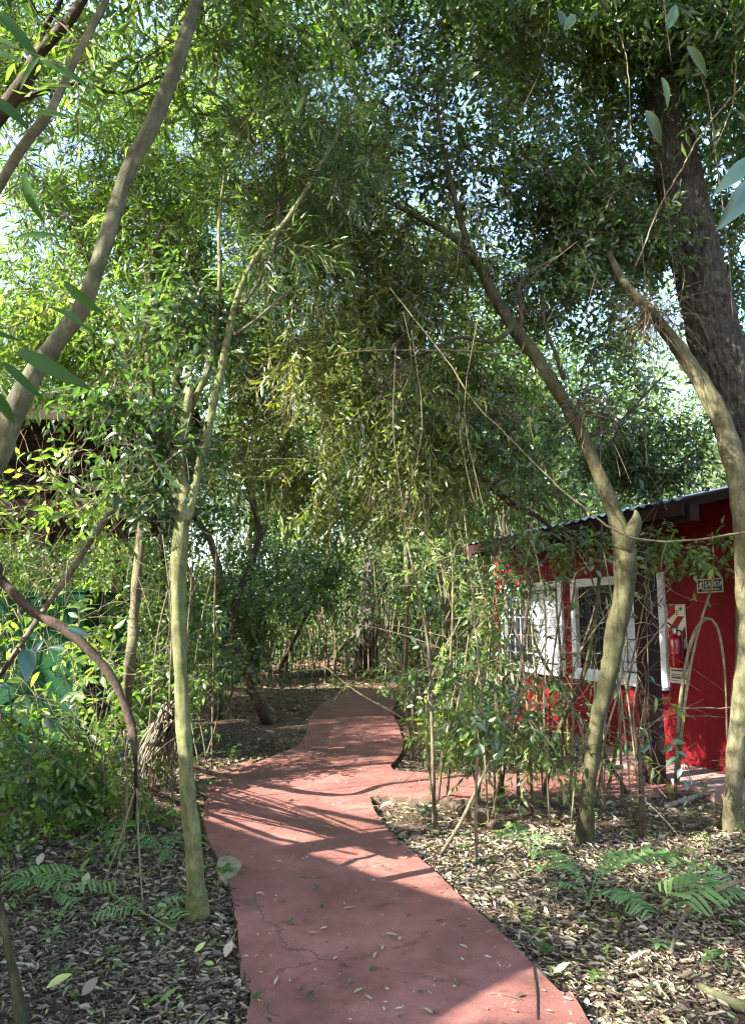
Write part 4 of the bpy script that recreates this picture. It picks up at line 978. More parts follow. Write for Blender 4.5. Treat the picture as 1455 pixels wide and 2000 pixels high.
# forest trees standing in the thicket, each its own
r1 = np.random.default_rng(3)
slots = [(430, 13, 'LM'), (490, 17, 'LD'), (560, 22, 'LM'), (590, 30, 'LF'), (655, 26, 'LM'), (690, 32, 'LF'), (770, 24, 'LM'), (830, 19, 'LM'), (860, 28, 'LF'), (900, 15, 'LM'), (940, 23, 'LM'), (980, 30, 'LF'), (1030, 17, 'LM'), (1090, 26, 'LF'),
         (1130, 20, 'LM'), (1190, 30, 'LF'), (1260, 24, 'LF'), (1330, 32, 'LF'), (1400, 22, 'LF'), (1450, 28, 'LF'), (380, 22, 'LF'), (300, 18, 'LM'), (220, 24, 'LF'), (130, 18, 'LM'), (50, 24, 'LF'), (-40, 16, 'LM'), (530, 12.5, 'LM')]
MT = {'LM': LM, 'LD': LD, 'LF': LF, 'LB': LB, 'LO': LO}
for i, (px, d, mk) in enumerate(slots):
    x = P(px, 1207, d)[0]; h = r1.uniform(8, 13) if px < 1150 else r1.uniform(6, 9.0)
    b = W(x, d, float(gh(x, d)) - .05); pts = [(b, r1.uniform(.05, .11))]
    for k in range(1, 6):
        b2_ = b + W(r1.normal(0, .22) * k, r1.normal(0, .15) * k, h * k / 5.5); pts.append((b2_, .08 * (1 - k * .14)))
    t, q = tree('forest_tree', pts, [BK_GREY, BK_PALE, BK_BRN][i % 3], 'slender leafy forest tree standing in the thicket beyond the path and buildings', group='forest trees in the thicket', sides=7, step=.5)
    top = q[-1]
    bl = [(q[int(len(q) * .8)], (2.2, 1.8, 1.8)), (q[int(len(q) * .55)] + W(r1.normal(0, .6), 0, 0), (1.9, 1.5, 1.5)), (q[int(len(q) * .3)], (1.2, 1.1, 1.2))]
    grow(t, every(q[3:], 2), bl, 60, 9, ['broad', 'lance'][i % 2], MT[mk], 0, 2.0 if d > 20 else 1.6, brad=.018, tint_c=.5, stems=False)

# continuous far wall of leaves (uncountable)
ow = empty('far_forest', (0, 30, 0), None, None)
bpy.data.objects.remove(ow)
class _O: pass
def mass(name, n, fx, kind, mat, scale, label, tc=.5, droop=.4):
    pos = fx(n); d = rng.normal(0, 1, (n, 3)); d[:, 2] -= droop
    M = twigs(pos, d, kind, rng.uniform(.7, 1.3, n) * scale)
    o = bpy.data.objects.new(name + '_root', None); o.location = (0, 0, 0); COL.objects.link(o)
    put_leaves(o, M, kind, mat, 0, tc, .22, name=name)
    ch = [c for c in COL.objects if c.parent == o]
    for c in ch:
        c.parent = None; tag(c, label, 'foliage', kind='stuff')
    bpy.data.objects.remove(o)
def clumpy(n, gen, k=60, s=1.0):
    c = gen(k); i = rng.integers(0, k, n); return c[i] + rng.normal(0, s, (n, 3)) * np.array([1, 1, .8])
def far1(n):
    def gen(k):
        d = rng.uniform(24, 38, k); px = rng.uniform(-250, 1700, k)
        top = np.where(px < 1150, 11.0, 10.5); z = rng.random(k) ** .8 * top + .3
        return np.stack([(px - CX) / F * d, d, z], 1)
    return clumpy(n, gen, 420, 1.0)
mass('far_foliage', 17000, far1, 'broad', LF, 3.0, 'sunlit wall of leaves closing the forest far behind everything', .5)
def mid1(n):
    def gen(k):
        d = rng.uniform(13, 22, k); px = rng.uniform(-200, 1250, k); z = rng.uniform(.3, 9, k)
        keep = ~((px > 400) & (px < 860) & (z < 2.6) & (d < 20))
        z = np.where(keep, z, z + 3)
        return np.stack([(px - CX) / F * d, d, z], 1)
    return clumpy(n, gen, 260, .75)
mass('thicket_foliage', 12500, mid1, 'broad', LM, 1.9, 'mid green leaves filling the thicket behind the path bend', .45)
def far2(n):
    def gen(k):
        d = rng.uniform(22, 34, k); px = rng.uniform(350, 1000, k); z = rng.uniform(.1, 3.0, k)
        return np.stack([(px - CX) / F * d, d, z], 1)
    return clumpy(n, gen, 120, .6)
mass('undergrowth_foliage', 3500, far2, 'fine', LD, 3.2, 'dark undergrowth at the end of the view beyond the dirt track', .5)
# thin bare stems of the thicket
mb = MB()
for i in range(620):
    px = rng.uniform(350, 1250); d = rng.uniform(12, 32)
    if 380 < px < 860 and d < 17: continue
    x = (px - CX) / F * d; z0 = float(gh(x, d)); h = rng.uniform(1.5, 6); l = rng.normal(0, .14, 2) * h
    q, r = smooth_path([W(x, d, z0), W(x + l[0] * .3 + rng.normal(0, .08), d, z0 + h * .5), W(x + l[0], d + l[1], z0 + h)], [.018, .014, .007], .8)
    V, Fs = tube(q, r * rng.uniform(.5, 1.3), 4, cap=False); mb.add(V, Fs)
tag(mb.build('thicket_stems', TWIG), 'mass of thin bare stems standing in the far thicket', 'stems', kind='stuff')

# canopy over and left of the path; unseen crowns added to shade the ground
cano = [(W(-7.2, 5.2, -.1), 'out left of the frame beside the neighbouring house', [((-6.2, 5.4, 6.2), (2.0, 1.8, 1.0)), ((-5.0, 6.8, 7.2), (1.7, 1.6, .9))]),
        (W(-8.5, 9.5, -.1), 'out left of the frame behind the timber building', [((-7.0, 9.2, 6.5), (2.4, 2.2, 1.3)), ((-8.5, 7.4, 5.5), (1.8, 2, 1.2))]),
        (W(-5.2, 3.0, -.1), 'close left of the viewer, its crown above the frame', [((-2.8, 4.4, 7.2), (2.6, 2.0, .8)), ((-.5, 5.0, 7.6), (2.2, 1.8, .7))]),
        (W(-6.0, 14.0, -.1), 'standing left behind the timber building, crown above its roof', [((-5.2, 12.5, 7.5), (2.6, 2.4, 1.8)), ((-7.5, 12, 6.5), (2.4, 2, 1.6))]),
        (W(-6.2, -1.5, -.1), 'left behind the viewer, crown over the neighbouring roof', [((-4.4, .4, 5.6), (2.2, 2.2, .7)), ((-2.2, 1.6, 6.0), (1.6, 1.6, .6)), ((-3.2, -1.6, 6.2), (2.2, 1.6, .7)), ((-6.4, -.4, 5.6), (1.7, 1.9, .6))]),
        (W(5.6, 5.2, -.1), 'right of the frame beside the large furrowed trunk', [((4.2, 6.2, 7.0), (1.8, 1.6, .9)), ((2.0, 5.8, 7.6), (1.6, 1.5, .7))])]
for b, l, bl in cano:
    top = np.array(bl[0][0]); t, q = tree('shade_tree', [(b, .12), (b + (top - b) * .4 + W(-.1, .1, .5), .09), (b + (top - b) * .75, .06), (top + W(0, 0, -.2), .03)], BK_GREY, 'broad crowned tree ' + l, sides=10, step=.3)
    grow(t, every(q[6:], 2), [(np.array(c), r) for c, r in bl], 560 if 'behind the viewer' in l else 190, 10, 'lance', LM, 0, 1.5, brad=.015, stems=False)

# ================================================================== UNDERSTOREY
def shrub(px, py, h, spread, nst, kind, mat, label, nobj=120, nbr=26, per=5, ls=1.0, lean=(0, 0), name='shrub', cat='shrub', group=None, tc=.55, stemr=.010, bm=TWIG, low=.35, d=None, droop=.35):
    b = G(px, py, -.06) if d is None else P(px, 1207, d) * W(1, 1, 0)
    t = empty(name, b, label, cat, group); nodes = []
    for k in range(nst):
        a = rng.uniform(0, 6.28); e = b + W(math.cos(a) * spread * .6 + lean[0], math.sin(a) * spread * .6 + lean[1], h * rng.uniform(.75, 1))
        s_ = b + W(math.cos(a), math.sin(a), 0) * .05 * (nst > 1) * rng.uniform(.3, 1.5)
        mid = (s_ + e) / 2 + rng.normal(0, .05 * h, 3) * W(1, 1, .2)
        q, r = smooth_path([s_, s_ * .7 + mid * .3 + rng.normal(0, .015, 3), mid, e], [stemr, stemr * .9, stemr * .7, stemr * .3], .12)
        V, Fs = tube(q, r, 7, .05); m = MB(); m.add(V, Fs); m.build('stem', bm, t)
        nodes += [p for p in q[int(len(q) * low):]]
    zc_ = np.mean([n[2] for n in nodes])
    grow(t, nodes, [(b + W(lean[0] * .7, lean[1] * .7, h * (.5 + low * .4)), (spread, spread, h * (.5 - low * .3)))], nbr, per, kind, mat, nobj, ls, droop=droop, brad=.0045, tint_c=tc, hi=True)
    return t
# left thickets, sunlit
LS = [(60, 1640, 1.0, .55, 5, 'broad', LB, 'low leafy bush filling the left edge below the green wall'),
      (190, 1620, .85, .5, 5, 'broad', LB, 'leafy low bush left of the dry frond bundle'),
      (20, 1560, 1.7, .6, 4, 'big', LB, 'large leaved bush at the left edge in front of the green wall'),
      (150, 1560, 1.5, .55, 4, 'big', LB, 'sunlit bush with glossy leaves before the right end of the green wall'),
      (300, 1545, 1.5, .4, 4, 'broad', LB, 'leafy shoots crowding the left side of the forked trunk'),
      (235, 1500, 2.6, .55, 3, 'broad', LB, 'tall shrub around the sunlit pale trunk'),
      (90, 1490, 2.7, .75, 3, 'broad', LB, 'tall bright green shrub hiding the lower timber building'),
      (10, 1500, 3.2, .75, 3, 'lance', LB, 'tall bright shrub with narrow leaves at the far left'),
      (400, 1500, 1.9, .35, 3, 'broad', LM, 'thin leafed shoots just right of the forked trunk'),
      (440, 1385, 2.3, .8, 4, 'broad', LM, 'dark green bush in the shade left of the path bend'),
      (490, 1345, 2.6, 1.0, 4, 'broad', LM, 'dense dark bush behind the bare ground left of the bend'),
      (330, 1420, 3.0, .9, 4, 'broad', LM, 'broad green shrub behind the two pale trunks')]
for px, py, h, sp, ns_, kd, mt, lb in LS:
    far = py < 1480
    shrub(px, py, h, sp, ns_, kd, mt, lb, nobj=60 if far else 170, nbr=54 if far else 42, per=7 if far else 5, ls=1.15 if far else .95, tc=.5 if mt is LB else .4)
# right saplings with named stems
def sapling(label, spec, blobs, kind='broad', mat=LM, nbr=14, per=4, nobj=60, ls=.95, bm=TWIG, tc=.5, name='sapling', group=None, **k):
    t, q = tree(name, spec, bm, label, 'sapling', group, sides=8, jit=.04, step=.07, pname='stem')
    if blobs: grow(t, every(q[int(len(q) * .3):], 3), blobs, nbr, per, kind, mat, nobj, ls, brad=.004, hi=True, tint_c=tc, droop=.4, **k)
    return t
sapling('slender sapling at the inner corner of the path fork, crown of small leaves', [(848, 1612, None, 11), (846, 1500, 6.05, 10), (842, 1380, 6.05, 9), (836, 1260, 6.05, 8), (818, 1160, 6.1, 7), (795, 1060, 6.2, 5)], [B(810, 1150, 6.2, .3, .3, .25), B(850, 1320, 6.1, .22, .25, .25)])
sapling('very thin upright sapling right of the path fork, third of its height bare', [(930, 1692, None, 8), (929, 1580, 5.4, 7), (933, 1470, 5.4, 6), (938, 1380, 5.5, 5), (950, 1290, 5.5, 4)], [B(945, 1370, 5.5, .25, .2, .2)], nbr=9)
sapling('thin stick leaning right from the path edge to the curved tree', [(858, 1672, None, 9), (900, 1605, 5.5, 9), (945, 1510, 5.6, 8), (985, 1430, 5.7, 7), (1020, 1350, 5.8, 5)], [B(1000, 1380, 5.8, .2, .2, .15)], nbr=7)
sapling('bushy sapling with brown stem between the path fork and the curved tree', [(975, 1560, None, 14), (985, 1480, 6.7, 13), (1000, 1400, 6.7, 12), (1018, 1300, 6.7, 10), (1030, 1180, 6.7, 8), (1045, 1100, 6.7, 5)], [B(1010, 1250, 6.7, .45, .4, .35), B(1000, 1110, 6.8, .5, .4, .22), B(960, 1050, 6.8, .4, .4, .25), B(1060, 1040, 6.9, .3, .3, .15)], nbr=26, nobj=130, bm=TWIGD)
sapling('arching bare vine stem looping in front of the red wall', [(1318, 1560, None, 9), (1322, 1450, 6.9, 9), (1328, 1370, 6.9, 9), (1340, 1290, 6.9, 9), (1356, 1235, 6.9, 9), (1378, 1208, 6.9, 9), (1398, 1222, 6.9, 8), (1410, 1270, 6.9, 7), (1416, 1340, 6.9, 5), (1420, 1480, 6.9, 4)], None, bm=VINE)
sapling('forked thin stem rising past the extinguisher to the exit sign', [(1322, 1540, None, 8), (1330, 1440, 6.8, 8), (1340, 1350, 6.8, 8), (1354, 1270, 6.8, 7), (1372, 1200, 6.8, 6), (1392, 1130, 6.8, 5), (1390, 1040, 6.8, 3)], [B(1330, 1060, 6.8, .35, .25, .14), B(1370, 1100, 6.8, .2, .2, .12)], nbr=16, mat=LB, nobj=110, bm=VINE)
sapling('low branch stem slanting behind the curved tree before the red wall', [(1230, 1560, None, 10), (1165, 1450, 7.2, 9), (1110, 1370, 7.2, 9), (1060, 1290, 7.2, 8), (1030, 1220, 7.2, 6)], [B(1080, 1200, 7.2, .35, .3, .25)], nbr=12, bm=BK_OLV)
sapling('dark stem climbing left of the post in front of the near window', [(1060, 1560, None, 12), (1090, 1430, 7.0, 12), (1135, 1330, 7.0, 12), (1160, 1220, 7.0, 11), (1170, 1120, 7.0, 9), (1175, 1020, 7.1, 7)], [B(1150, 1060, 7.1, .3, .3, .2)], nbr=10, bm=BK_OLV)
sapling('dark stemmed sapling with bluish waxy leaves right of the curved tree', [(1255, 1640, None, 18), (1253, 1560, 6.0, 15), (1248, 1480, 6.0, 10), (1235, 1400, 6.0, 8), (1245, 1330, 6.0, 5)], [B(1240, 1400, 5.95, .28, .25, .3), B(1180, 1290, 5.4, .15, .1, .1)], 'big', LBLUE, nbr=12, per=2, nobj=70, bm=TWIGD, ls=.75)
sapling('leafy sapling with pale shining leaves before the far window', [(1040, 1590, None, 8), (1035, 1480, 6.3, 8), (1030, 1380, 6.3, 7), (1015, 1260, 6.3, 6), (985, 1150, 6.3, 4)], [B(1000, 1180, 6.3, .3, .3, .18), B(1050, 1460, 6.3, .3, .3, .2)], 'lance', LM, nbr=12, nobj=90, tc=.7)
sapling('sapling with large drooping leaves beside the path fork', [(872, 1560, None, 8), (880, 1480, 6.7, 7), (890, 1400, 6.7, 7), (905, 1320, 6.7, 5), (915, 1240, 6.7, 3)], [B(900, 1400, 6.7, .3, .25, .3)], 'big', LM, nbr=12, per=3, nobj=90, tc=.6, ls=.85)
r2 = np.random.default_rng(21)
for i in range(34):
    px = r2.uniform(800, 1250); py = r2.uniform(1468, 1600) if px > 850 else r2.uniform(1440, 1490)
    if inpoly(np.array([G(px, py)[0]]), np.array([G(px, py)[1]]))[0]: py = 1478 if py < 1530 else 1580
    d = G(px, py)[1]; top = r2.uniform(950, 1330); lx = r2.normal(0, 85)
    sp_ = [(px, py, None, r2.uniform(5, 9)), (px + lx * .15 + r2.normal(0, 14), py + (top - py) * .35, d, 6), (px + lx * .55 + r2.normal(0, 22), py + (top - py) * .7, d, 4), (px + lx, top, d, 3)]
    sapling('thin upright sapling in the thicket between the path and the red house', sp_, [B(px + lx * .7, top + (py - top) * .25, d, .28, .28, .2), B(px + lx * .3, top + (py - top) * .6, d, .2, .2, .2)], ['broad', 'lance', 'fine'][i % 3], [LM, LB, LM, LB][i % 4], nbr=9 if px < 980 else 5, per=3, nobj=14, ls=1.0, tc=.55, group='thin saplings between path and red house', bm=[TWIG, VINE, TWIG][i % 3])
# bare thin stems, right and left
for i in range(26):
    left_ = i % 3 == 0
    px = r2.uniform(60, 440) if left_ else r2.uniform(800, 1300); py = r2.uniform(1500, 1640)
    g = G(px, py)
    if inpoly(np.array([g[0]]), np.array([g[1]]))[0]: continue
    d = g[1]; lx = r2.normal(0, 90); top = r2.uniform(900, 1350)
    t, q = tree('thin_stick', [(px, py, None, 5), (px + lx * .3, py + (top - py) * .4, d, 4.5), (px + lx * .6 + r2.normal(0, 12), py + (top - py) * .7, d, 4), (px + lx, top, d, 3)], VINE,
                'thin leafless pale stem in the undergrowth left of the path' if left_ else 'thin leafless pale stem in the thicket before the red house', 'stem', 'bare stems left' if left_ else 'bare stems right', sides=5, jit=.03, step=.12, flare=False, pname='stem')

def brush(name, label, n, x0, x1, y0, y1, d0, d1, mat):
    mb = MB()
    for i in range(n):
        d = rng.uniform(d0, d1); a = P(rng.uniform(x0, x1), rng.uniform(y0, y1), d); a[2] = max(a[2], .02)
        dr_ = norm(np.array([rng.normal(0, .8), rng.normal(0, .5), abs(rng.normal(.5, .7)) * (1 if rng.random() < .8 else -1)])); l = rng.uniform(.12, .62)
        bend = rng.normal(0, .4, 3); u = np.linspace(0, 1, 6)[:, None]
        cv = a + dr_ * l * u + bend * l * u * u + W(0, 0, -.15 * l) * u ** 3
        r_ = rng.uniform(.0012, .0035); V, Fs = tube(cv, np.linspace(r_, r_ * .4, 6), 4, cap=False); mb.add(V, Fs)
    tag(mb.build(name, mat), label, 'twigs', kind='stuff')
brush('brushwood', 'tangle of fine pale twigs among the saplings before the red house', 460, 820, 1300, 1080, 1560, 5.9, 7.6, VINE)
brush('brushwood', 'fine pale twigs through the bushes left of the forked tree', 300, 0, 350, 850, 1540, 4.6, 7.0, VINE)
brush('brushwood', 'fine brown twigs through the canopy over the path', 380, 350, 1300, 250, 1000, 5.2, 8.5, TWIG)
brush('brushwood', 'fine twigs in the upper left canopy', 350, 0, 600, 50, 800, 5.0, 8.5, TWIG)
# vines crossing
def vine(label, spec, mat=VINE, name='vine'):
    pts, rad = spec_path(spec); q, r = smooth_path(pts, rad, .06); r = r * .68; q[1:-1] += rng.normal(0, .003, (len(q) - 2, 3)); V, Fs = tube(q, r, 7, .08); m = MB(); m.add(V, Fs)
    tag(m.build(name, mat, origin=pts[0]), label, 'vine')
vine('long pale vine sagging from the mid canopy down past the elbow of the curved tree', [(760, 560, 5.0, 3.5), (870, 700, 5.0, 4.5), (930, 790, 5.0, 5), (1000, 860, 5.1, 5.5), (1075, 935, 5.2, 6.5), (1150, 1000, 5.2, 7), (1200, 1035, 5.2, 7.5), (1260, 1055, 5.2, 7.5), (1340, 1057, 5.2, 7), (1420, 1045, 5.2, 7), (1520, 1025, 5.2, 7)])
vine('straight thin vine running level to the curved trunk', [(640, 700, 5.3, 4), (700, 686, 5.3, 6), (800, 684, 5.4, 6.5), (900, 684, 5.5, 6), (975, 690, 5.6, 5), (1015, 688, 5.7, 5), (1024, 668, 5.7, 3)])
vine('pale rod vine slanting through the sky at the upper right', [(1240, 520, 6, 5), (1290, 400, 6, 5), (1330, 330, 6, 6), (1370, 260, 6, 6), (1420, 200, 6, 7), (1500, 110, 6, 7)])
vine('drooping thin vine left of the furrowed trunk', [(1190, 60, 6, 5), (1210, 70, 6, 5), (1225, 130, 6, 4), (1232, 260, 6, 3)])
vine('vine falling down the right edge against the sky', [(1325, -20, 6, 6), (1345, 90, 6, 6), (1380, 180, 6, 5), (1400, 330, 6, 5), (1420, 480, 6, 4), (1430, 620, 6, 3)], TWIG)
vine('thick pale vine dropping at the top right corner', [(1380, -20, 6, 7), (1430, 50, 6, 9), (1436, 130, 6, 7), (1428, 210, 6, 6), (1390, 300, 6, 3)])
vine('long thin stem crossing the upper left from the leaning trunk', [(250, 130, 4.5, 4), (400, 70, 4.5, 5), (520, 25, 4.5, 6), (600, -5, 4.5, 7)], TWIG)
vine('green stem slanting through the centre canopy', [(860, 370, 5.4, 4), (950, 300, 5.4, 4), (1010, 230, 5.4, 4), (1060, 120, 5.4, 4), (1075, 0, 5.4, 4)], BK_OLV)
vine('short bare twig vine hanging in front of the red wall', [(1300, 1060, 6.5, 3), (1290, 1110, 6.5, 2.6), (1310, 1150, 6.5, 2.6), (1290, 1160, 6.5, 2)])
vine('thin stem lying across from the right trunk to the dark post', [(1222, 1462, 6.6, 3), (1290, 1400, 6.6, 3.5), (1330, 1385, 6.6, 5), (1455, 1382, 6.4, 4)])
r3_ = np.random.default_rng(8)
for i in range(40):
    px = r3_.uniform(380, 1300); y0 = r3_.uniform(250, 800); L_ = r3_.uniform(150, 420); d = r3_.uniform(4.6, 8)
    pts, rad = spec_path([(px, y0, d, 2.2), (px + r3_.normal(0, 18), y0 + L_ * .5, d, 2), (px + r3_.normal(0, 30), y0 + L_, d, 1.5)])
    q, r = smooth_path(pts, rad, .2); V, Fs = tube(q, r, 4, cap=False); m = MB(); m.add(V, Fs)
    tag(m.build('hanging_vine', TWIG, origin=pts[0]), 'fine thread like vine hanging in the canopy over the path', 'vine', 'thread vines in the canopy')

# near out of focus leaves reaching in
def near_leaves(label, stem, leaves, mat, wd=.24):
    pts, rad = spec_path(stem); t = empty('leafy_branch', pts[0], label, 'branch'); q, r = smooth_path(pts, rad, .04)
    V, Fs = tube(q, r, 6); m = MB(); m.add(V, Fs); m.build('stem', TWIG, t)
    for (x0, y0, x1, y1, d, d2, wd_) in leaves:
        a = P(x0, y0, d); b = P(x1, y1, d2); L_ = np.linalg.norm(b - a)
        V, Fc = leaf_hi(wd_ * .82, rng.uniform(.2, .38), rng.uniform(.12, .35), (0, .1, .25, .42, .6, .78, .9, 1), (0, .5, .85, 1, .92, .6, .3, 0))
        Y = norm(b - a); X = norm(np.cross(Y, norm(-FWD + W(rng.normal(0, .3), 0, .5 + rng.normal(0, .3))))); Z = np.cross(X, Y)
        m = MB(); m.add(a + (V @ np.stack([X, Y, Z])) * L_, Fc, rng.uniform(.3, .7)); m.build('leaf', mat, t)
near_leaves('long dark green leaves hanging close over the leaning trunk at left', [(-80, 640, 1.5, 6), (20, 640, 1.5, 4), (100, 600, 1.5, 3), (150, 560, 1.5, 2)],
            [(125, 548, 190, 615, 1.5, 1.5, .26), (95, 600, 185, 630, 1.5, 1.5, .2), (35, 683, 150, 745, 1.45, 1.4, .22), (5, 705, 80, 775, 1.45, 1.45, .2), (-10, 760, 32, 835, 1.45, 1.5, .3), (-40, 650, 40, 655, 1.5, 1.5, .2)], LNEAR)
near_leaves('long green leaves close by in the top left corner', [(-60, 60, 1.6, 5), (20, 90, 1.6, 4), (80, 110, 1.6, 3), (120, 130, 1.6, 2)],
            [(-10, 20, 80, 100, 1.6, 1.6, .22), (75, 118, 175, 150, 1.6, 1.6, .2), (-10, 190, 50, 240, 1.6, 1.6, .3), (50, 335, 70, 440, 1.7, 1.75, .36), (30, 465, 118, 450, 1.7, 1.7, .2), (80, 110, 30, 165, 1.6, 1.6, .22)], LNEAR)
near_leaves('bright yellow green leaf cluster near the top left edge', [(-60, 100, 2.2, 4), (-10, 90, 2.2, 3), (5, 85, 2.2, 2)],
            [(-30, 100, 45, 75, 2.2, 2.3, .4), (-30, 110, 40, 105, 2.2, 2.2, .35), (60, 225, 140, 220, 2.4, 2.4, .3), (90, 170, 150, 165, 2.4, 2.4, .25)], LB)
near_leaves('bluish green leaves close by at the upper right edge', [(1520, 300, 1.7, 5), (1480, 330, 1.7, 4), (1450, 330, 1.7, 2)],
            [(1475, 310, 1415, 352, 1.7, 1.65, .35), (1480, 350, 1425, 420, 1.7, 1.65, .42)], LBLUE)
near_leaves('dark leaves hanging at the top before the furrowed trunk', [(1290, -60, 3, 4), (1300, 40, 3, 3), (1310, 120, 3, 2)],
            [(1300, 60, 1325, 0, 3, 3, .35), (1340, 90, 1385, 140, 3, 3, .35), (1290, 150, 1310, 205, 3, 3, .3), (1260, 215, 1295, 275, 3, 3, .4), (1090, 20, 1110, 68, 3, 3, .4), (1100, 60, 1130, 20, 3, 3, .4)], LD)
near_leaves('white glinting leaf pair in front of the green wall', [(20, 1400, 3.6, 3), (60, 1330, 3.6, 3), (75, 1270, 3.6, 2)],
            [(52, 1268, 55, 1318, 3.6, 3.5, .62), (62, 1285, 80, 1250, 3.6, 3.6, .4), (90, 1400, 108, 1430, 3.6, 3.6, .5), (20, 1345, -15, 1330, 3.6, 3.6, .4), (130, 1270, 95, 1262, 3.6, 3.6, .4), (130, 1225, 175, 1240, 3.6, 3.6, .4)], LBLUE)

# ---- dry frond bundle
db = empty('dry_frond_bundle', G(300, 1540), 'bundle of dry straw coloured fronds leaning from the forked trunk down to the ground', 'dry fronds')
top = P(345, 1385, 4.75)
for i in range(85):
    e = G(rng.uniform(235, 345), rng.uniform(1505, 1560), 0.0); e = e + W(0, rng.normal(0, .1), rng.uniform(0, .08))
    s_ = top + rng.normal(0, .035, 3); mid = (s_ + e) / 2 + rng.normal(0, .03, 3) + W(0, 0, .05)
    q, r = smooth_path([s_, mid, e], [.007, .006, .003], .1); V, Fs = tube(q, r * rng.uniform(.4, 1.1), 4, cap=False); m = MB(); m.add(V, Fs); m.build('frond_strip', DRY, db)
for i in range(4):
    x = rng.uniform(200, 300); s_ = P(rng.uniform(235, 280), rng.uniform(1400, 1450), 4.7); e = G(x + rng.normal(0, 20), rng.uniform(1620, 1760))
    pts = [s_, (s_ + e) / 2 + rng.normal(0, .04, 3), e]; q, r = smooth_path(pts, [.004, .003, .002], .1); V, Fs = tube(q, r, 5, .05); m = MB(); m.add(V, Fs)
    tag(m.build('dry_stick', VINE, origin=s_), 'pale dry stick hanging below the end of the arched dark bough', 'stick', 'dry sticks under the arched bough')

# ---- ferns
def fern(px, py, label, fr, L_, mat=FERN, pinna_obj=True, z=-.04, npin=20, wd=.30):
    b = G(px, py, z); t = empty('fern', b, label, 'fern')
    pm = []
    for v in range(2):
        V, Fc = leaf_hi(.17, .10, .25, (0, .12, .3, .5, .7, .88, 1), (.9, 1, .85, .95, .75, .5, 0)); m = MB(); m.add(V, Fc, rng.uniform(.4, .6)); o = m.build('pinna', mat); pm.append(o.data); bpy.data.objects.remove(o)
    for (az, ln, rise) in fr:
        a = math.radians(az); ln = ln * L_
        dirh = W(math.cos(a), math.sin(a), 0); n = 14
        cv = np.array([b + dirh * ln * (u ** 1.25) + W(0, 0, .03 + ln * (rise * u * 2.6 - rise * u * u * 2.0)) for u in np.linspace(0, 1, n)])
        V, Fs = tube(cv, np.linspace(.0035, .001, n), 5, cap=False); m = MB(); m.add(V, Fs); fo = m.build('frond', mat, t)
        mbp = MB()
        for k in range(npin):
            u = .16 + .82 * k / (npin - 1); f = u * (n - 1); i0 = min(int(f), n - 2); p = cv[i0] * (1 - f + i0) + cv[i0 + 1] * (f - i0); tg = norm(cv[i0 + 1] - cv[i0])
            side = norm(np.cross(tg, W(0, 0, 1))); up_ = np.cross(side, tg)
            l = ln * wd * math.sin(math.pi * min(1, .18 + .82 * (1 - u) ** .75)) * (1 if u > .22 else .7)
            for sg_ in (-1, 1):
                Y = norm(side * sg_ + tg * .35 + W(0, 0, -.12 + .25 * math.sin(az)) + rng.normal(0, .10, 3)); Z = norm(up_ + rng.normal(0, .3, 3)); X = norm(np.cross(Y, Z)); Z = np.cross(X, Y)
                M = np.eye(4); M[:3, 0] = X * l * 1.0; M[:3, 1] = Y * l; M[:3, 2] = Z * l; M[:3, 3] = p - b
                if pinna_obj:
                    o = bpy.data.objects.new('pinna', pm[k % 2]); o.parent = fo; o.matrix_local = Matrix(M.tolist()); COL.objects.link(o)
                else:
                    V, Fc = leaf_hi(.24, .08, .25, (0, .4, .7, 1), (.7, 1, .7, 0)); mbp.add((np.c_[V, np.ones(len(V))] @ M.T)[:, :3] + b, Fc, rng.uniform(.35, .7))
        if not pinna_obj: mbp.build('pinna_row', mat, fo, origin=b)
    return t
fern(1150, 1775, 'large fern with drooping fronds on the litter right of the path', [(8, 1.35, .5), (32, 1.0, .6), (120, .7, .6), (-62, .95, .35), (-25, .6, .4), (160, .5, .5)], .46, wd=.26)
fern(1040, 1690, 'sunlit yellow green fern below the curved tree', [(20, .8, .6), (110, 1, .7), (165, 1, .6), (-60, 1.1, .35), (70, .7, .7)], .32, npin=14)
fern(1470, 1790, 'fern fronds entering at the right edge of the litter', [(170, 1, .4), (210, 1.1, .4), (140, .9, .5)], .5, npin=16)
fern(200, 1640, 'delicate fern in the litter at left below the green wall', [(10, 1, .4), (60, .7, .5), (170, 1, .4), (120, .7, .5), (-50, .7, .3)], .30, npin=14)
fern(320, 1680, 'delicate fern just left of the mossy trunk base', [(20, 1, .5), (150, .9, .5), (195, 1, .4), (-70, .7, .3), (90, .7, .5)], .30, npin=14)
fern(105, 1770, 'small fern in the lower left litter', [(10, 1, .35), (170, 1, .35), (80, .8, .5), (-40, .7, .3)], .34, npin=12)
fern(285, 1800, 'small fern with spread fronds left of the forked tree base', [(15, 1, .35), (150, .8, .35), (205, .9, .3), (-30, .9, .3)], .30, npin=12)
fern(0, 1760, 'pale fern frond at the left edge', [(-5, 1, .3), (30, 1, .4), (60, .8, .4)], .40, npin=14)

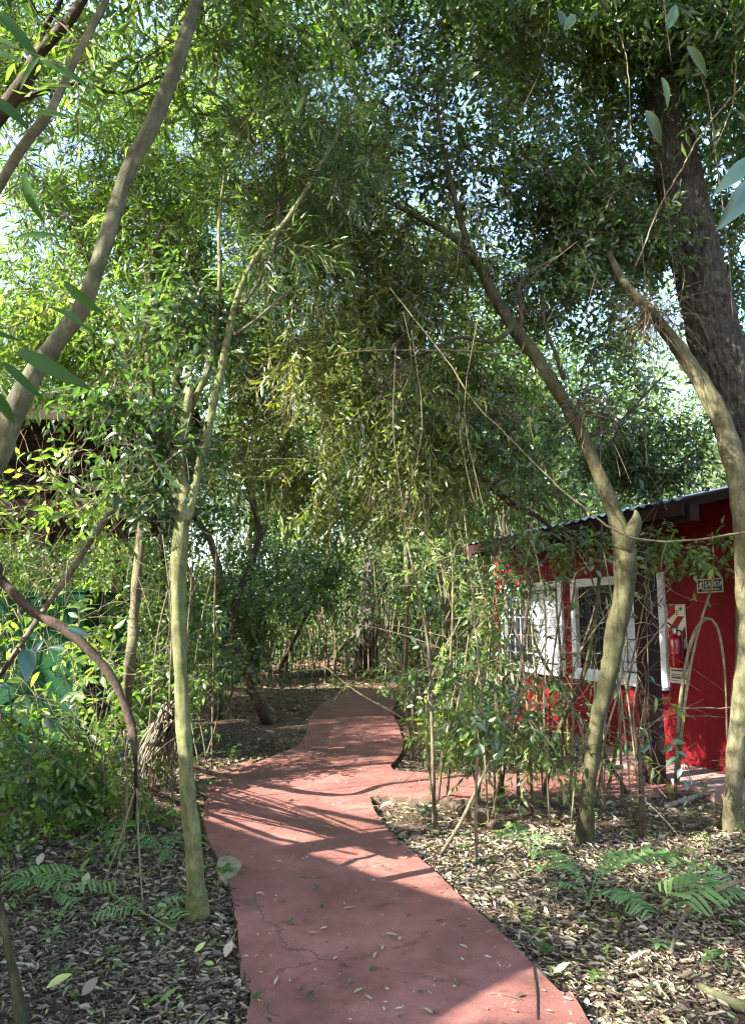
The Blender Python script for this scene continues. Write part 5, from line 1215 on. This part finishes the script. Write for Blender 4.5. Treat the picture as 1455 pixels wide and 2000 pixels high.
def seedling(px, py, label, nl, ll, wd, mat, h=.08, kind='seedling'):
    b = G(px, py, -.05); t = empty(kind, b, label, 'seedling'); top = b + W(rng.normal(0, .01), rng.normal(0, .01), h)
    V, Fs = tube(np.linspace(b, top, 4), [.003, .0026, .0022, .002], 5); m = MB(); m.add(V, Fs); m.build('stem', TWIG, t)
    for k in range(nl):
        a = k * 6.283 / nl + rng.uniform(0, .6); Y = norm(W(math.cos(a), math.sin(a), rng.uniform(-.1, .7))); X = norm(np.cross(Y, W(0, 0, 1))); Z = np.cross(X, Y); l = ll * rng.uniform(.75, 1.15)
        V, Fc = leaf_hi(wd, .15, .2); m = MB(); m.add(top - W(0, 0, rng.uniform(0, h * .4)) + (V @ np.stack([X, Y, Z])) * l, Fc, rng.uniform(.35, .7)); m.build('leaf', mat, t)
seedling(1430, 1545, 'clump of narrow bright bamboo like leaves beside the mossy trunk', 16, .20, .11, LB, .30, 'bamboo_shoot')
seedling(1380, 1580, 'second narrow leaved shoot left of the mossy trunk foot', 12, .16, .13, LB, .22, 'bamboo_shoot')
seedling(1390, 1895, 'four leaved seedling with round leaves at the lower right', 4, .09, .6, LM, .08)
seedling(1325, 1800, 'small seedling with dark leaves right of the large fern', 5, .07, .5, LBLUE, .06)
seedling(1075, 1870, 'blue green seedling at the right path edge', 5, .075, .6, LM, .05)
seedling(1160, 1930, 'bright seedling in the litter near the lower path edge', 6, .06, .4, LB, .06)
seedling(130, 1920, 'tuft of grass like leaves in the left litter', 14, .09, .12, LM, .05)
seedling(440, 1720, 'upright yellow green leaves beside the mossy trunk', 5, .10, .45, LB, .07)
seedling(830, 1600, 'pale sunlit rosette beside the path fork', 9, .12, .4, LBLUE, .10)
seedling(860, 1640, 'small green rosette below the pale one', 7, .08, .4, LM, .06)
seedling(1040, 1590, 'dark green tuft behind the sunlit fern', 12, .13, .2, LD, .12)
for i in range(80):
    s_ = r2.random() < .55
    px = r2.uniform(0, 430) if s_ else r2.uniform(840, 1455); py = r2.uniform(1560, 1980)
    g = G(px, py)
    if inpoly(np.array([g[0]]), np.array([g[1]]))[0]: continue
    seedling(px, py, 'tiny green seedling sprouting through the litter left of the path' if s_ else 'tiny green seedling sprouting through the litter right of the path', int(r2.integers(3, 7)), r2.uniform(.03, .07), .42, [LB, LB, FERN][i % 3], r2.uniform(.03, .10))
    bpy.data.objects[-1] if False else None
for o in COL.objects:
    if o.get('label', '').startswith('tiny green seedling'): o['group'] = 'tiny seedlings ' + ('left' if 'left' in o['label'] else 'right')
# thin green sapling trunk at the lower left corner
tree('young_trunk', [(48, 2020, None, 26), (32, 1930, 3.35, 22), (18, 1860, 3.35, 18), (5, 1790, 3.35, 16), (-30, 1680, 3.3, 13), (-80, 1500, 3.3, 10)], BK_OLV, 'thin green stem leaning out at the lower left corner', 'sapling', sides=12, jit=.03, step=.03)

# ================================================================== LITTER
def litter(name, n, d0, d1, smin, smax, label, zoff=0.0, lo=False, dense_edge=False):
    d = np.sqrt(rng.uniform(d0 * d0, d1 * d1, n)); x = rng.uniform(-.56, .56, n) * d * 1.0 + 0
    k = ~inpoly(x, d); x = x[k]; d = d[k]
    # bare earth patches stay thinner
    nz = np.sin(x * 1.9 + 1.3) * np.sin(d * 1.6) + .6 * np.sin(x * 4.1 - d * 3.3)
    k = rng.random(len(x)) < np.where(nz > .9, .45, 1.0); x = x[k]; d = d[k]
    n = len(x); z = gh(x, d) + zoff + rng.random(n) * .035 + .002
    hz = rng.uniform(0, 2 * math.pi, n)
    dirs = np.stack([np.cos(hz), np.sin(hz), rng.normal(0, .26, n)], 1)
    sc = smin * (smax / smin) ** (rng.random(n) ** 1.3)
    M = frames(np.stack([x, d, z], 1), dirs, sc, upb=1.0)
    wd = rng.choice([.07, .16, .30, .5], n, p=[.30, .30, .26, .14]) * rng.uniform(.8, 1.2, n)
    M[:, :3, 0] *= wd[:, None]
    if lo: V = np.array([[0, 0, 0], [.5, .45, .10], [0, 1, .05], [-.5, .45, .14]]); Fc = np.array([[0, 1, 2], [0, 2, 3]])
    else:
        V = np.array([[0, 0, .02], [.42, .28, .22], [0, .35, -.02], [-.42, .28, .16], [.40, .68, .24], [0, .72, .02], [-.36, .68, .12], [0, 1, .20]])
        Fc = np.array([[0, 1, 2], [0, 2, 3], [1, 4, 5], [1, 5, 2], [2, 5, 6], [2, 6, 3], [4, 7, 5], [5, 7, 6]])
    Vh = np.c_[V, np.ones(len(V))]
    VV = np.einsum('nij,vj->nvi', M, Vh)[..., :3].reshape(-1, 3); FF = (Fc[None] + (np.arange(n) * len(V))[:, None, None]).reshape(-1, 3)
    T = np.clip(rng.beta(1.2, 1.9, n), 0, .93); T = np.where(rng.random(n) < .05, rng.uniform(.95, 1, n), T)
    mb = MB(); mb.add(VV, FF, np.repeat(T, len(V)))
    tag(mb.build(name, LIT_M), label, 'leaf litter', kind='stuff')
litter('leaf_litter', 78000, 2.6, 6.2, .014, .072, 'brown and grey fallen leaves covering the ground on both sides of the near path')
litter('leaf_litter', 48000, 6.0, 11, .022, .11, 'brown leaf litter on the ground around the path fork', lo=True)
litter('leaf_litter', 26000, 11, 28, .07, .16, 'dull leaf litter on the forest floor beyond the fork', lo=True)
mb = MB()
for i in range(4200):
    d = math.sqrt(rng.uniform(8, 110)); x = rng.uniform(-.55, .55) * d
    if inpoly(np.array([x]), np.array([d]))[0]: continue
    a = rng.uniform(0, 6.28); l = rng.uniform(.06, .35) * (1 if rng.random() < .85 else 2); z = float(gh(x, d)) + rng.uniform(.015, .045)
    p0 = W(x, d, z); p1 = p0 + W(math.cos(a) * l, math.sin(a) * l, rng.normal(0, .03)); mid = (p0 + p1) / 2 + rng.normal(0, .02 * l + .005, 3)
    if inpoly(np.array([p1[0]]), np.array([p1[1]]))[0]: continue
    V, Fs = tube(np.array([p0, mid, p1]), np.array([1, .8, .5]) * rng.uniform(.0008, .0030), 3, cap=False); mb.add(V, Fs)
tag(mb.build('fallen_twigs', TWIG), 'thin fallen twigs and stalks scattered over the leaf litter', 'twigs', kind='stuff')
# ground cover greenery left and right
def cover(n, cx_, cy_, rx, ry, kind, mat, sc, name, label, h=.35):
    x = rng.normal(cx_, rx, n); y = rng.normal(cy_, ry, n); k = ~inpoly(x, y) & (edge_dist(x, y) > .12); x, y = x[k], y[k]; n = len(x)
    pos = np.stack([x, y, gh(x, y) + rng.random(n) * h], 1); d = rng.normal(0, 1, (n, 3)); d[:, 2] = np.abs(d[:, 2]) * .7
    M = twigs(pos, d, kind, rng.uniform(.6, 1.1, n) * sc)
    o = bpy.data.objects.new('r', None); COL.objects.link(o); put_leaves(o, M, kind, mat, 0, .5, .2, name=name, hi=True)
    for c in [c for c in COL.objects if c.parent == o]: c.parent = None; tag(c, label, 'ground cover', kind='stuff')
    bpy.data.objects.remove(o)
cover(200, -2.6, 5.9, .7, .5, 'broad', LB, .8, 'ground_cover', 'low green undergrowth before the green wall on the left')
cover(90, -2.1, 4.7, .8, .7, 'broad', LB, .45, 'ground_cover', 'scattered low green sprouts over the left litter', .08)
cover(70, 2.6, 5.2, .9, .8, 'broad', LB, .4, 'ground_cover', 'scattered low green sprouts over the right litter', .08)
cover(150, -2.1, 9.0, .8, 1.2, 'broad', LM, .9, 'ground_cover', 'shaded green undergrowth left of the path bend', .3)
cover(130, 2.0, 9.6, .9, .9, 'broad', LM, .8, 'ground_cover', 'low greenery at the foot of the red house', .3)
cover(260, -1.8, 14.5, 2.0, 1.6, 'broad', LD, 1.2, 'ground_cover', 'dark undergrowth around the far bend', .7)
cover(140, 4.5, 15, 1.8, 2, 'broad', LM, 1.3, 'ground_cover', 'green undergrowth behind the far corner of the red house', .8)

# ---- things lying about
def log(label, spec, mat=BK_BRN, name='fallen_log'):
    pts, rad = spec_path(spec); q, r = smooth_path(pts, rad, .04); V, Fs = tube(q, r, 12, .06); m = MB(); m.add(V, Fs); tag(m.build(name, mat, origin=pts[0]), label, 'log')
def GR(px, py, r): return (G(px, py, r - .045), r)
log('short brown log lying among stems between the side path and the curved tree', [GR(868, 1562, .035), GR(900, 1580, .04), GR(940, 1598, .042), GR(975, 1617, .035)])
log('weathered fallen branch in the bottom right corner', [GR(1365, 1925, .016), GR(1400, 1945, .020), GR(1440, 1962, .022), GR(1500, 1985, .024)], BK_GREY)
log('pale fallen branch lying by the mossy trunk at right', [GR(1300, 1575, .02), GR(1360, 1555, .026), GR(1430, 1530, .03)], DRY)
log('dark rotten log lying at the near side of the dirt track', [(G(545, 1322, .1), .10), (G(600, 1320, .12), .13), (G(640, 1316, .12), .12)], BK_DARK)
log('pale broken branch leaning against the vine hung trunk', [(G(645, 1290, .1), .05), (P(670, 1262, 20), .06), (P(690, 1245, 20), .05)], BK_PALE)
log('crooked bare stick rising from the litter at the right edge', [(G(1310, 1860, 0), .010), (P(1325, 1810, 4.35), .014), (P(1350, 1770, 4.3), .012), (P(1400, 1740, 4.3), .010), (P(1460, 1715, 4.3), .008)], TWIG, 'bare_stick')
log('straight pale stick lying in the left litter', [(G(200, 1735, .02), .006), (G(260, 1770, .02), .006), (G(345, 1820, .02), .005)], VINE, 'bare_stick')
log('pale thin stick leaning up from the left litter', [(G(200, 1735, 0), .006), (P(235, 1640, 4.8), .006), (P(265, 1540, 4.9), .006)], VINE, 'bare_stick')
log('upright dry stalk left of the forked tree', [(G(280, 1775, 0), .005), (P(272, 1650, 4.6), .006), (P(268, 1540, 4.6), .005)], VINE, 'bare_stick')
# flat stone patch at the left path edge
pp = [G(x, y)[:2] for x, y in [(428, 1676), (455, 1674), (472, 1688), (466, 1703), (450, 1716), (432, 1712), (424, 1694)]]
o = slab('flat_stone', np.array(cr2(pp + [pp[0]])[:-1]), .005, .1, STONE, STONE, kind=None); tag(o, 'flat pale stone set at the left edge of the path beside the tree', 'stone')
# leaves lying on the path
def pleaf(px, py, ang, L_, wd, tint, label, mat=LIT_M, group=None):
    V, Fc = leaf_hi(wd, .22, -.12); a = math.radians(ang)
    # angle given as seen: 0 = pointing right, 90 = away
    R = rotm((0, 0, 1), a - math.pi / 2) @ rotm((0, 1, 0), rng.normal(0, .15))
    b = G(px, py, .004); m = MB(); V2 = V @ R.T * L_; V2[:, 2] += .003 - V2[:, 2].min(); m.add(b + V2, Fc, tint)
    tag(m.build('fallen_leaf', mat, origin=b), label, 'leaf', group)
PL = [(552, 1803, -10, .085, .38, .6, 'bright green leaf lying on the near path, largest on its left half', LB), (584, 1712, -30, .06, .45, .5, 'green leaf on the path just in front of the shadow edge', LM), (612, 1735, 60, .05, .5, .4, 'dark green leaf on the path below the shadow edge', LM),
      (630, 1775, 95, .05, .45, .4, 'narrow dark green leaf standing across the near path centre', LM), (488, 1758, 5, .05, .5, .5, 'oval dull green leaf near the left path edge', LBLUE), (500, 1746, 0, .045, .4, .82, 'small pale tan leaf near the left path edge', LIT_M),
      (670, 1776, 10, .07, .3, .65, 'tan curled leaf right of the near path centre', LIT_M), (600, 1823, -10, .05, .35, .75, 'thin tan leaf below the bright green leaf', LIT_M), (626, 1815, 20, .04, .4, .5, 'brown leaf scrap beside the thin tan leaf', LIT_M),
      (752, 1824, -40, .08, .4, .78, 'pale grey mottled leaf in the middle right of the path', LIT_M), (490, 1950, 50, .06, .4, .5, 'dark green leaf at the bottom left of the path', LM), (535, 1925, 80, .07, .2, .95, 'curled yellow green pod like leaf near the bottom of the path', LIT_M),
      (600, 1948, 60, .05, .45, .35, 'small dark green leaf near the bottom of the path', LM), (582, 1935, 70, .045, .4, .2, 'dark brown curled leaf near the bottom of the path', LIT_M), (722, 1898, 60, .05, .45, .45, 'green leaf at the bottom centre of the path', LM),
      (850, 1800, 10, .045, .5, .15, 'dark brown leaf on the right half of the path', LIT_M), (792, 1790, 10, .04, .5, .15, 'small dark brown leaf right of the path centre', LIT_M), (545, 1762, -5, .05, .3, .15, 'dark brown strip of leaf left on the near path', LIT_M),
      (815, 1940, 30, .03, .6, .45, 'tiny green leaf at the lower right of the path', LM), (573, 1487, 5, .14, .35, .95, 'pale leaf lying alone on the shaded middle of the path', LBLUE), (732, 1448, 30, .10, .4, .95, 'pale green leaf on the path right of the bend', LIT_M),
      (462, 1624, 3, .07, .25, .5, 'dull green leaf near the left curve of the path', LM), (706, 1404, 10, .10, .25, .9, 'light straw leaf on the far path', LIT_M), (940, 1605, 10, .09, .3, .85, 'pale leaf beside the log', LIT_M)]
for px, py, an, L_, wd, ti, lb, mt in PL[:-1]: pleaf(px, py, an, L_, wd, ti, lb, mt)
for px, py, an, L_, wd, ti, lb, mt in [(160, 1700, 80, .12, .45, .95, 'upright pale green leaf in the left litter', LB), (165, 1730, 100, .11, .45, .95, 'yellow leaf standing in the left litter', LIT_M), (75, 1690, 90, .09, .6, .85, 'large white green leaf in the left litter near the edge', LIT_M), (310, 1960, 30, .09, .4, .7, 'green yellow leaf in the lower left litter', LB),
                                       (440, 1870, 80, .10, .45, .8, 'large pale grey leaf against the left path edge', LIT_M), (380, 1860, 50, .07, .35, .98, 'yellow green leaf at the foot of the forked tree', LIT_M), (1080, 1900, -25, .10, .4, .98, 'yellow green leaf on the right path edge', LIT_M), (1240, 1945, -10, .10, .35, .98, 'yellow leaf in the lower right litter', LIT_M),
                                       (1220, 1880, -5, .12, .35, .8, 'straw coloured leaf in the lower right litter', LIT_M), (160, 1945, 60, .09, .5, .3, 'red brown leaf standing in the lower left litter', LIT_M), (90, 1930, 10, .12, .5, .98, 'wide yellow green leaf low in the left litter', LIT_M), (1030, 1840, 5, .10, .3, .9, 'grey green leaf on the right litter near the path', LIT_M)]:
    b = G(px, py, .0); V, Fc = leaf_hi(wd, .25, -.2); R = rotm((0, 0, 1), math.radians(an) - math.pi / 2) @ rotm((1, 0, 0), rng.uniform(.1, .5)) @ rotm((0, 1, 0), rng.normal(0, .3))
    m = MB(); m.add(b + V @ R.T * L_, Fc, ti); tag(m.build('fallen_leaf', mt, origin=b), lb, 'leaf')
for i in range(150):
    px, py = r2.uniform(400, 1150), r2.uniform(1345, 1990); g = G(px, py)
    if not inpoly(np.array([g[0]]), np.array([g[1]]))[0]: continue
    pleaf(px, py, r2.uniform(0, 180), r2.uniform(.018, .055), r2.uniform(.2, .5), r2.uniform(.05, .95), 'small dry leaf scrap lying on the red path', LIT_M, 'leaf scraps on the path')
for i, (x0, y0, x1, y1, lb) in enumerate([(860, 1890, 925, 1930, 'thin curved twig lying on the right half of the path'), (900, 1800, 975, 1835, 'branched thin twig near the right path edge'), (730, 1772, 790, 1760, 'fine twig across the shadow edge on the path'), (1040, 1880, 1048, 1990, 'long curved twig lying near the lower right path edge'), (525, 1960, 545, 1985, 'dark wavy tendril at the bottom left of the path'), (955, 1940, 1020, 1953, 'faint straight twig at the bottom right of the path')]):
    a = G(x0, y0, .006); b = G(x1, y1, .006); mid = (a + b) / 2 + W(rng.normal(0, .02), rng.normal(0, .02), 0)
    q, r = smooth_path([a, mid, b], [.0016, .002, .0012] if i != 3 else [.004, .005, .003], .03); q[:, 2] = .007
    V, Fs = tube(q, r, 5); m = MB(); m.add(V, Fs); tag(m.build('fallen_twig', TWIGD if i in (3, 4) else TWIG, origin=a), lb, 'twig')
mb = MB()
ns_ = 60000; x = rng.uniform(-2.6, 3.2, ns_); y = rng.uniform(2.8, 17, ns_); k = inpoly(x, y); x, y = x[k], y[k]; ed = edge_dist(x, y); k = rng.random(len(x)) < .5 * np.exp(-ed / .035); x, y = x[k], y[k]; ns_ = len(x)
hz = rng.uniform(0, 6.28, ns_); M = frames(np.stack([x, y, np.full(ns_, .006)], 1), np.stack([np.cos(hz), np.sin(hz), rng.normal(0, .08, ns_)], 1), rng.uniform(.012, .05, ns_), upb=3)
M[:, :3, 0] *= rng.uniform(.1, .5, ns_)[:, None]
Vs = np.c_[np.array([[0, 0, 0], [.5, .45, .06], [0, 1, .03], [-.5, .45, .1]]), np.ones(4)]
sp_ = MB(); sp_.add(np.einsum('nij,vj->nvi', M, Vs)[..., :3].reshape(-1, 3), (np.array([[0, 1, 2], [0, 2, 3]])[None] + (np.arange(ns_) * 4)[:, None, None]).reshape(-1, 3), np.repeat(np.clip(rng.beta(1.1, 1.7, ns_), 0, .95), 4))
tag(sp_.build('edge_litter', LIT_M), 'crumbled leaves spilling over both edges of the red path', 'leaf litter', kind='stuff')
n = 4200; x = rng.uniform(-2.2, 3, n); y = rng.uniform(2.8, 17, n); k = inpoly(x, y) & (rng.random(n) < np.clip(5 / y, .3, 1)); x, y = x[k], y[k]
for a, b in zip(x, y):
    s_ = rng.uniform(.002, .011); an = rng.uniform(0, 6.28); el = rng.uniform(1, 4)
    c, sn = math.cos(an), math.sin(an); V = np.array([[-el, -1, 0], [el, -1, 0], [el, 1, 0], [-el, 1, 0], [0, 0, 1.2]]) * s_ * .5; V = V @ np.array([[c, sn, 0], [-sn, c, 0], [0, 0, 1]])
    mb.add(V + W(a, b, .0005), [[0, 1, 4], [1, 2, 4], [2, 3, 4], [3, 0, 4]], rng.choice([.1, .3, .8]))
tag(mb.build('path_debris', LIT_M, smooth=False), 'fine crumbs of bark and leaf scattered over the red path', 'debris', kind='stuff')
print('leaf objects', NOBJ[0], 'objects', len(bpy.data.objects))

def relabel(key, phrase, zones):
    os_ = [o for o in COL.objects if o.parent is None and o.get('group') == key]
    Z = {}
    for o in os_:
        pts = [o.matrix_world.translation] if o.type == 'MESH' else [o.location]
        px = float(proj(np.array(o.location))[0][0])
        nm = next((z[1] for z in zones if px < z[0]), zones[-1][1]); Z.setdefault(nm, []).append((px, o))
    od = ['leftmost', 'second from left', 'third from left', 'fourth from left', 'fifth from left', 'sixth from left', 'seventh from left', 'eighth from left', 'ninth from left', 'tenth from left', 'eleventh from left', 'twelfth from left', 'thirteenth from left', 'fourteenth from left'] + [w_ + ' from left' for w_ in ('fifteenth', 'sixteenth', 'seventeenth', 'eighteenth', 'nineteenth', 'twentieth')]
    for nm, l in Z.items():
        l.sort(key=lambda t: t[0])
        for i, (_, o) in enumerate(l):
            w_ = 'only' if len(l) == 1 else ('rightmost' if i == len(l) - 1 else od[min(i, 19)])
            o['label'] = f'{w_} of the {phrase} {nm}'
relabel('thin saplings between path and red house', 'thin upright saplings', [(880, 'at the path fork'), (980, 'left of the far window'), (1080, 'before the far window'), (1170, 'left of the curved trunk'), (9999, 'around the dark post')])
relabel('forest trees in the thicket', 'slender forest trees', [(200, 'beyond the timber building'), (460, 'behind the forked tree'), (600, 'left of the far bend'), (700, 'left of the vine hung trunk'), (850, 'right of the vine hung trunk'), (1050, 'left of the red house'), (9999, 'behind the red house')])
relabel('bare stems right', 'thin leafless stems', [(980, 'right of the path fork'), (1150, 'left of the curved trunk'), (9999, 'near the dark post')])
relabel('bare stems left', 'thin leafless stems', [(250, 'left of the dry fronds'), (9999, 'around the forked tree')])
relabel('dry sticks under the arched bough', 'dry sticks', [(9999, 'under the arched dark bough')])
relabel('thread vines in the canopy', 'thread like vines', [(550, 'right of the forked tree top'), (700, 'left of the level vine'), (850, 'over the middle of the path'), (1000, 'left of the curved trunk top'), (1150, 'above the red house roof'), (9999, 'before the mossy limb')])
relabel('tiny seedlings left', 'tiny green seedlings', [(130, 'at the left edge of the litter'), (280, 'left of the forked tree'), (9999, 'beside the forked tree base')])
relabel('tiny seedlings right', 'tiny green seedlings', [(950, 'along the right path edge'), (1100, 'below the curved tree'), (1250, 'around the large fern'), (9999, 'in the right hand litter')])
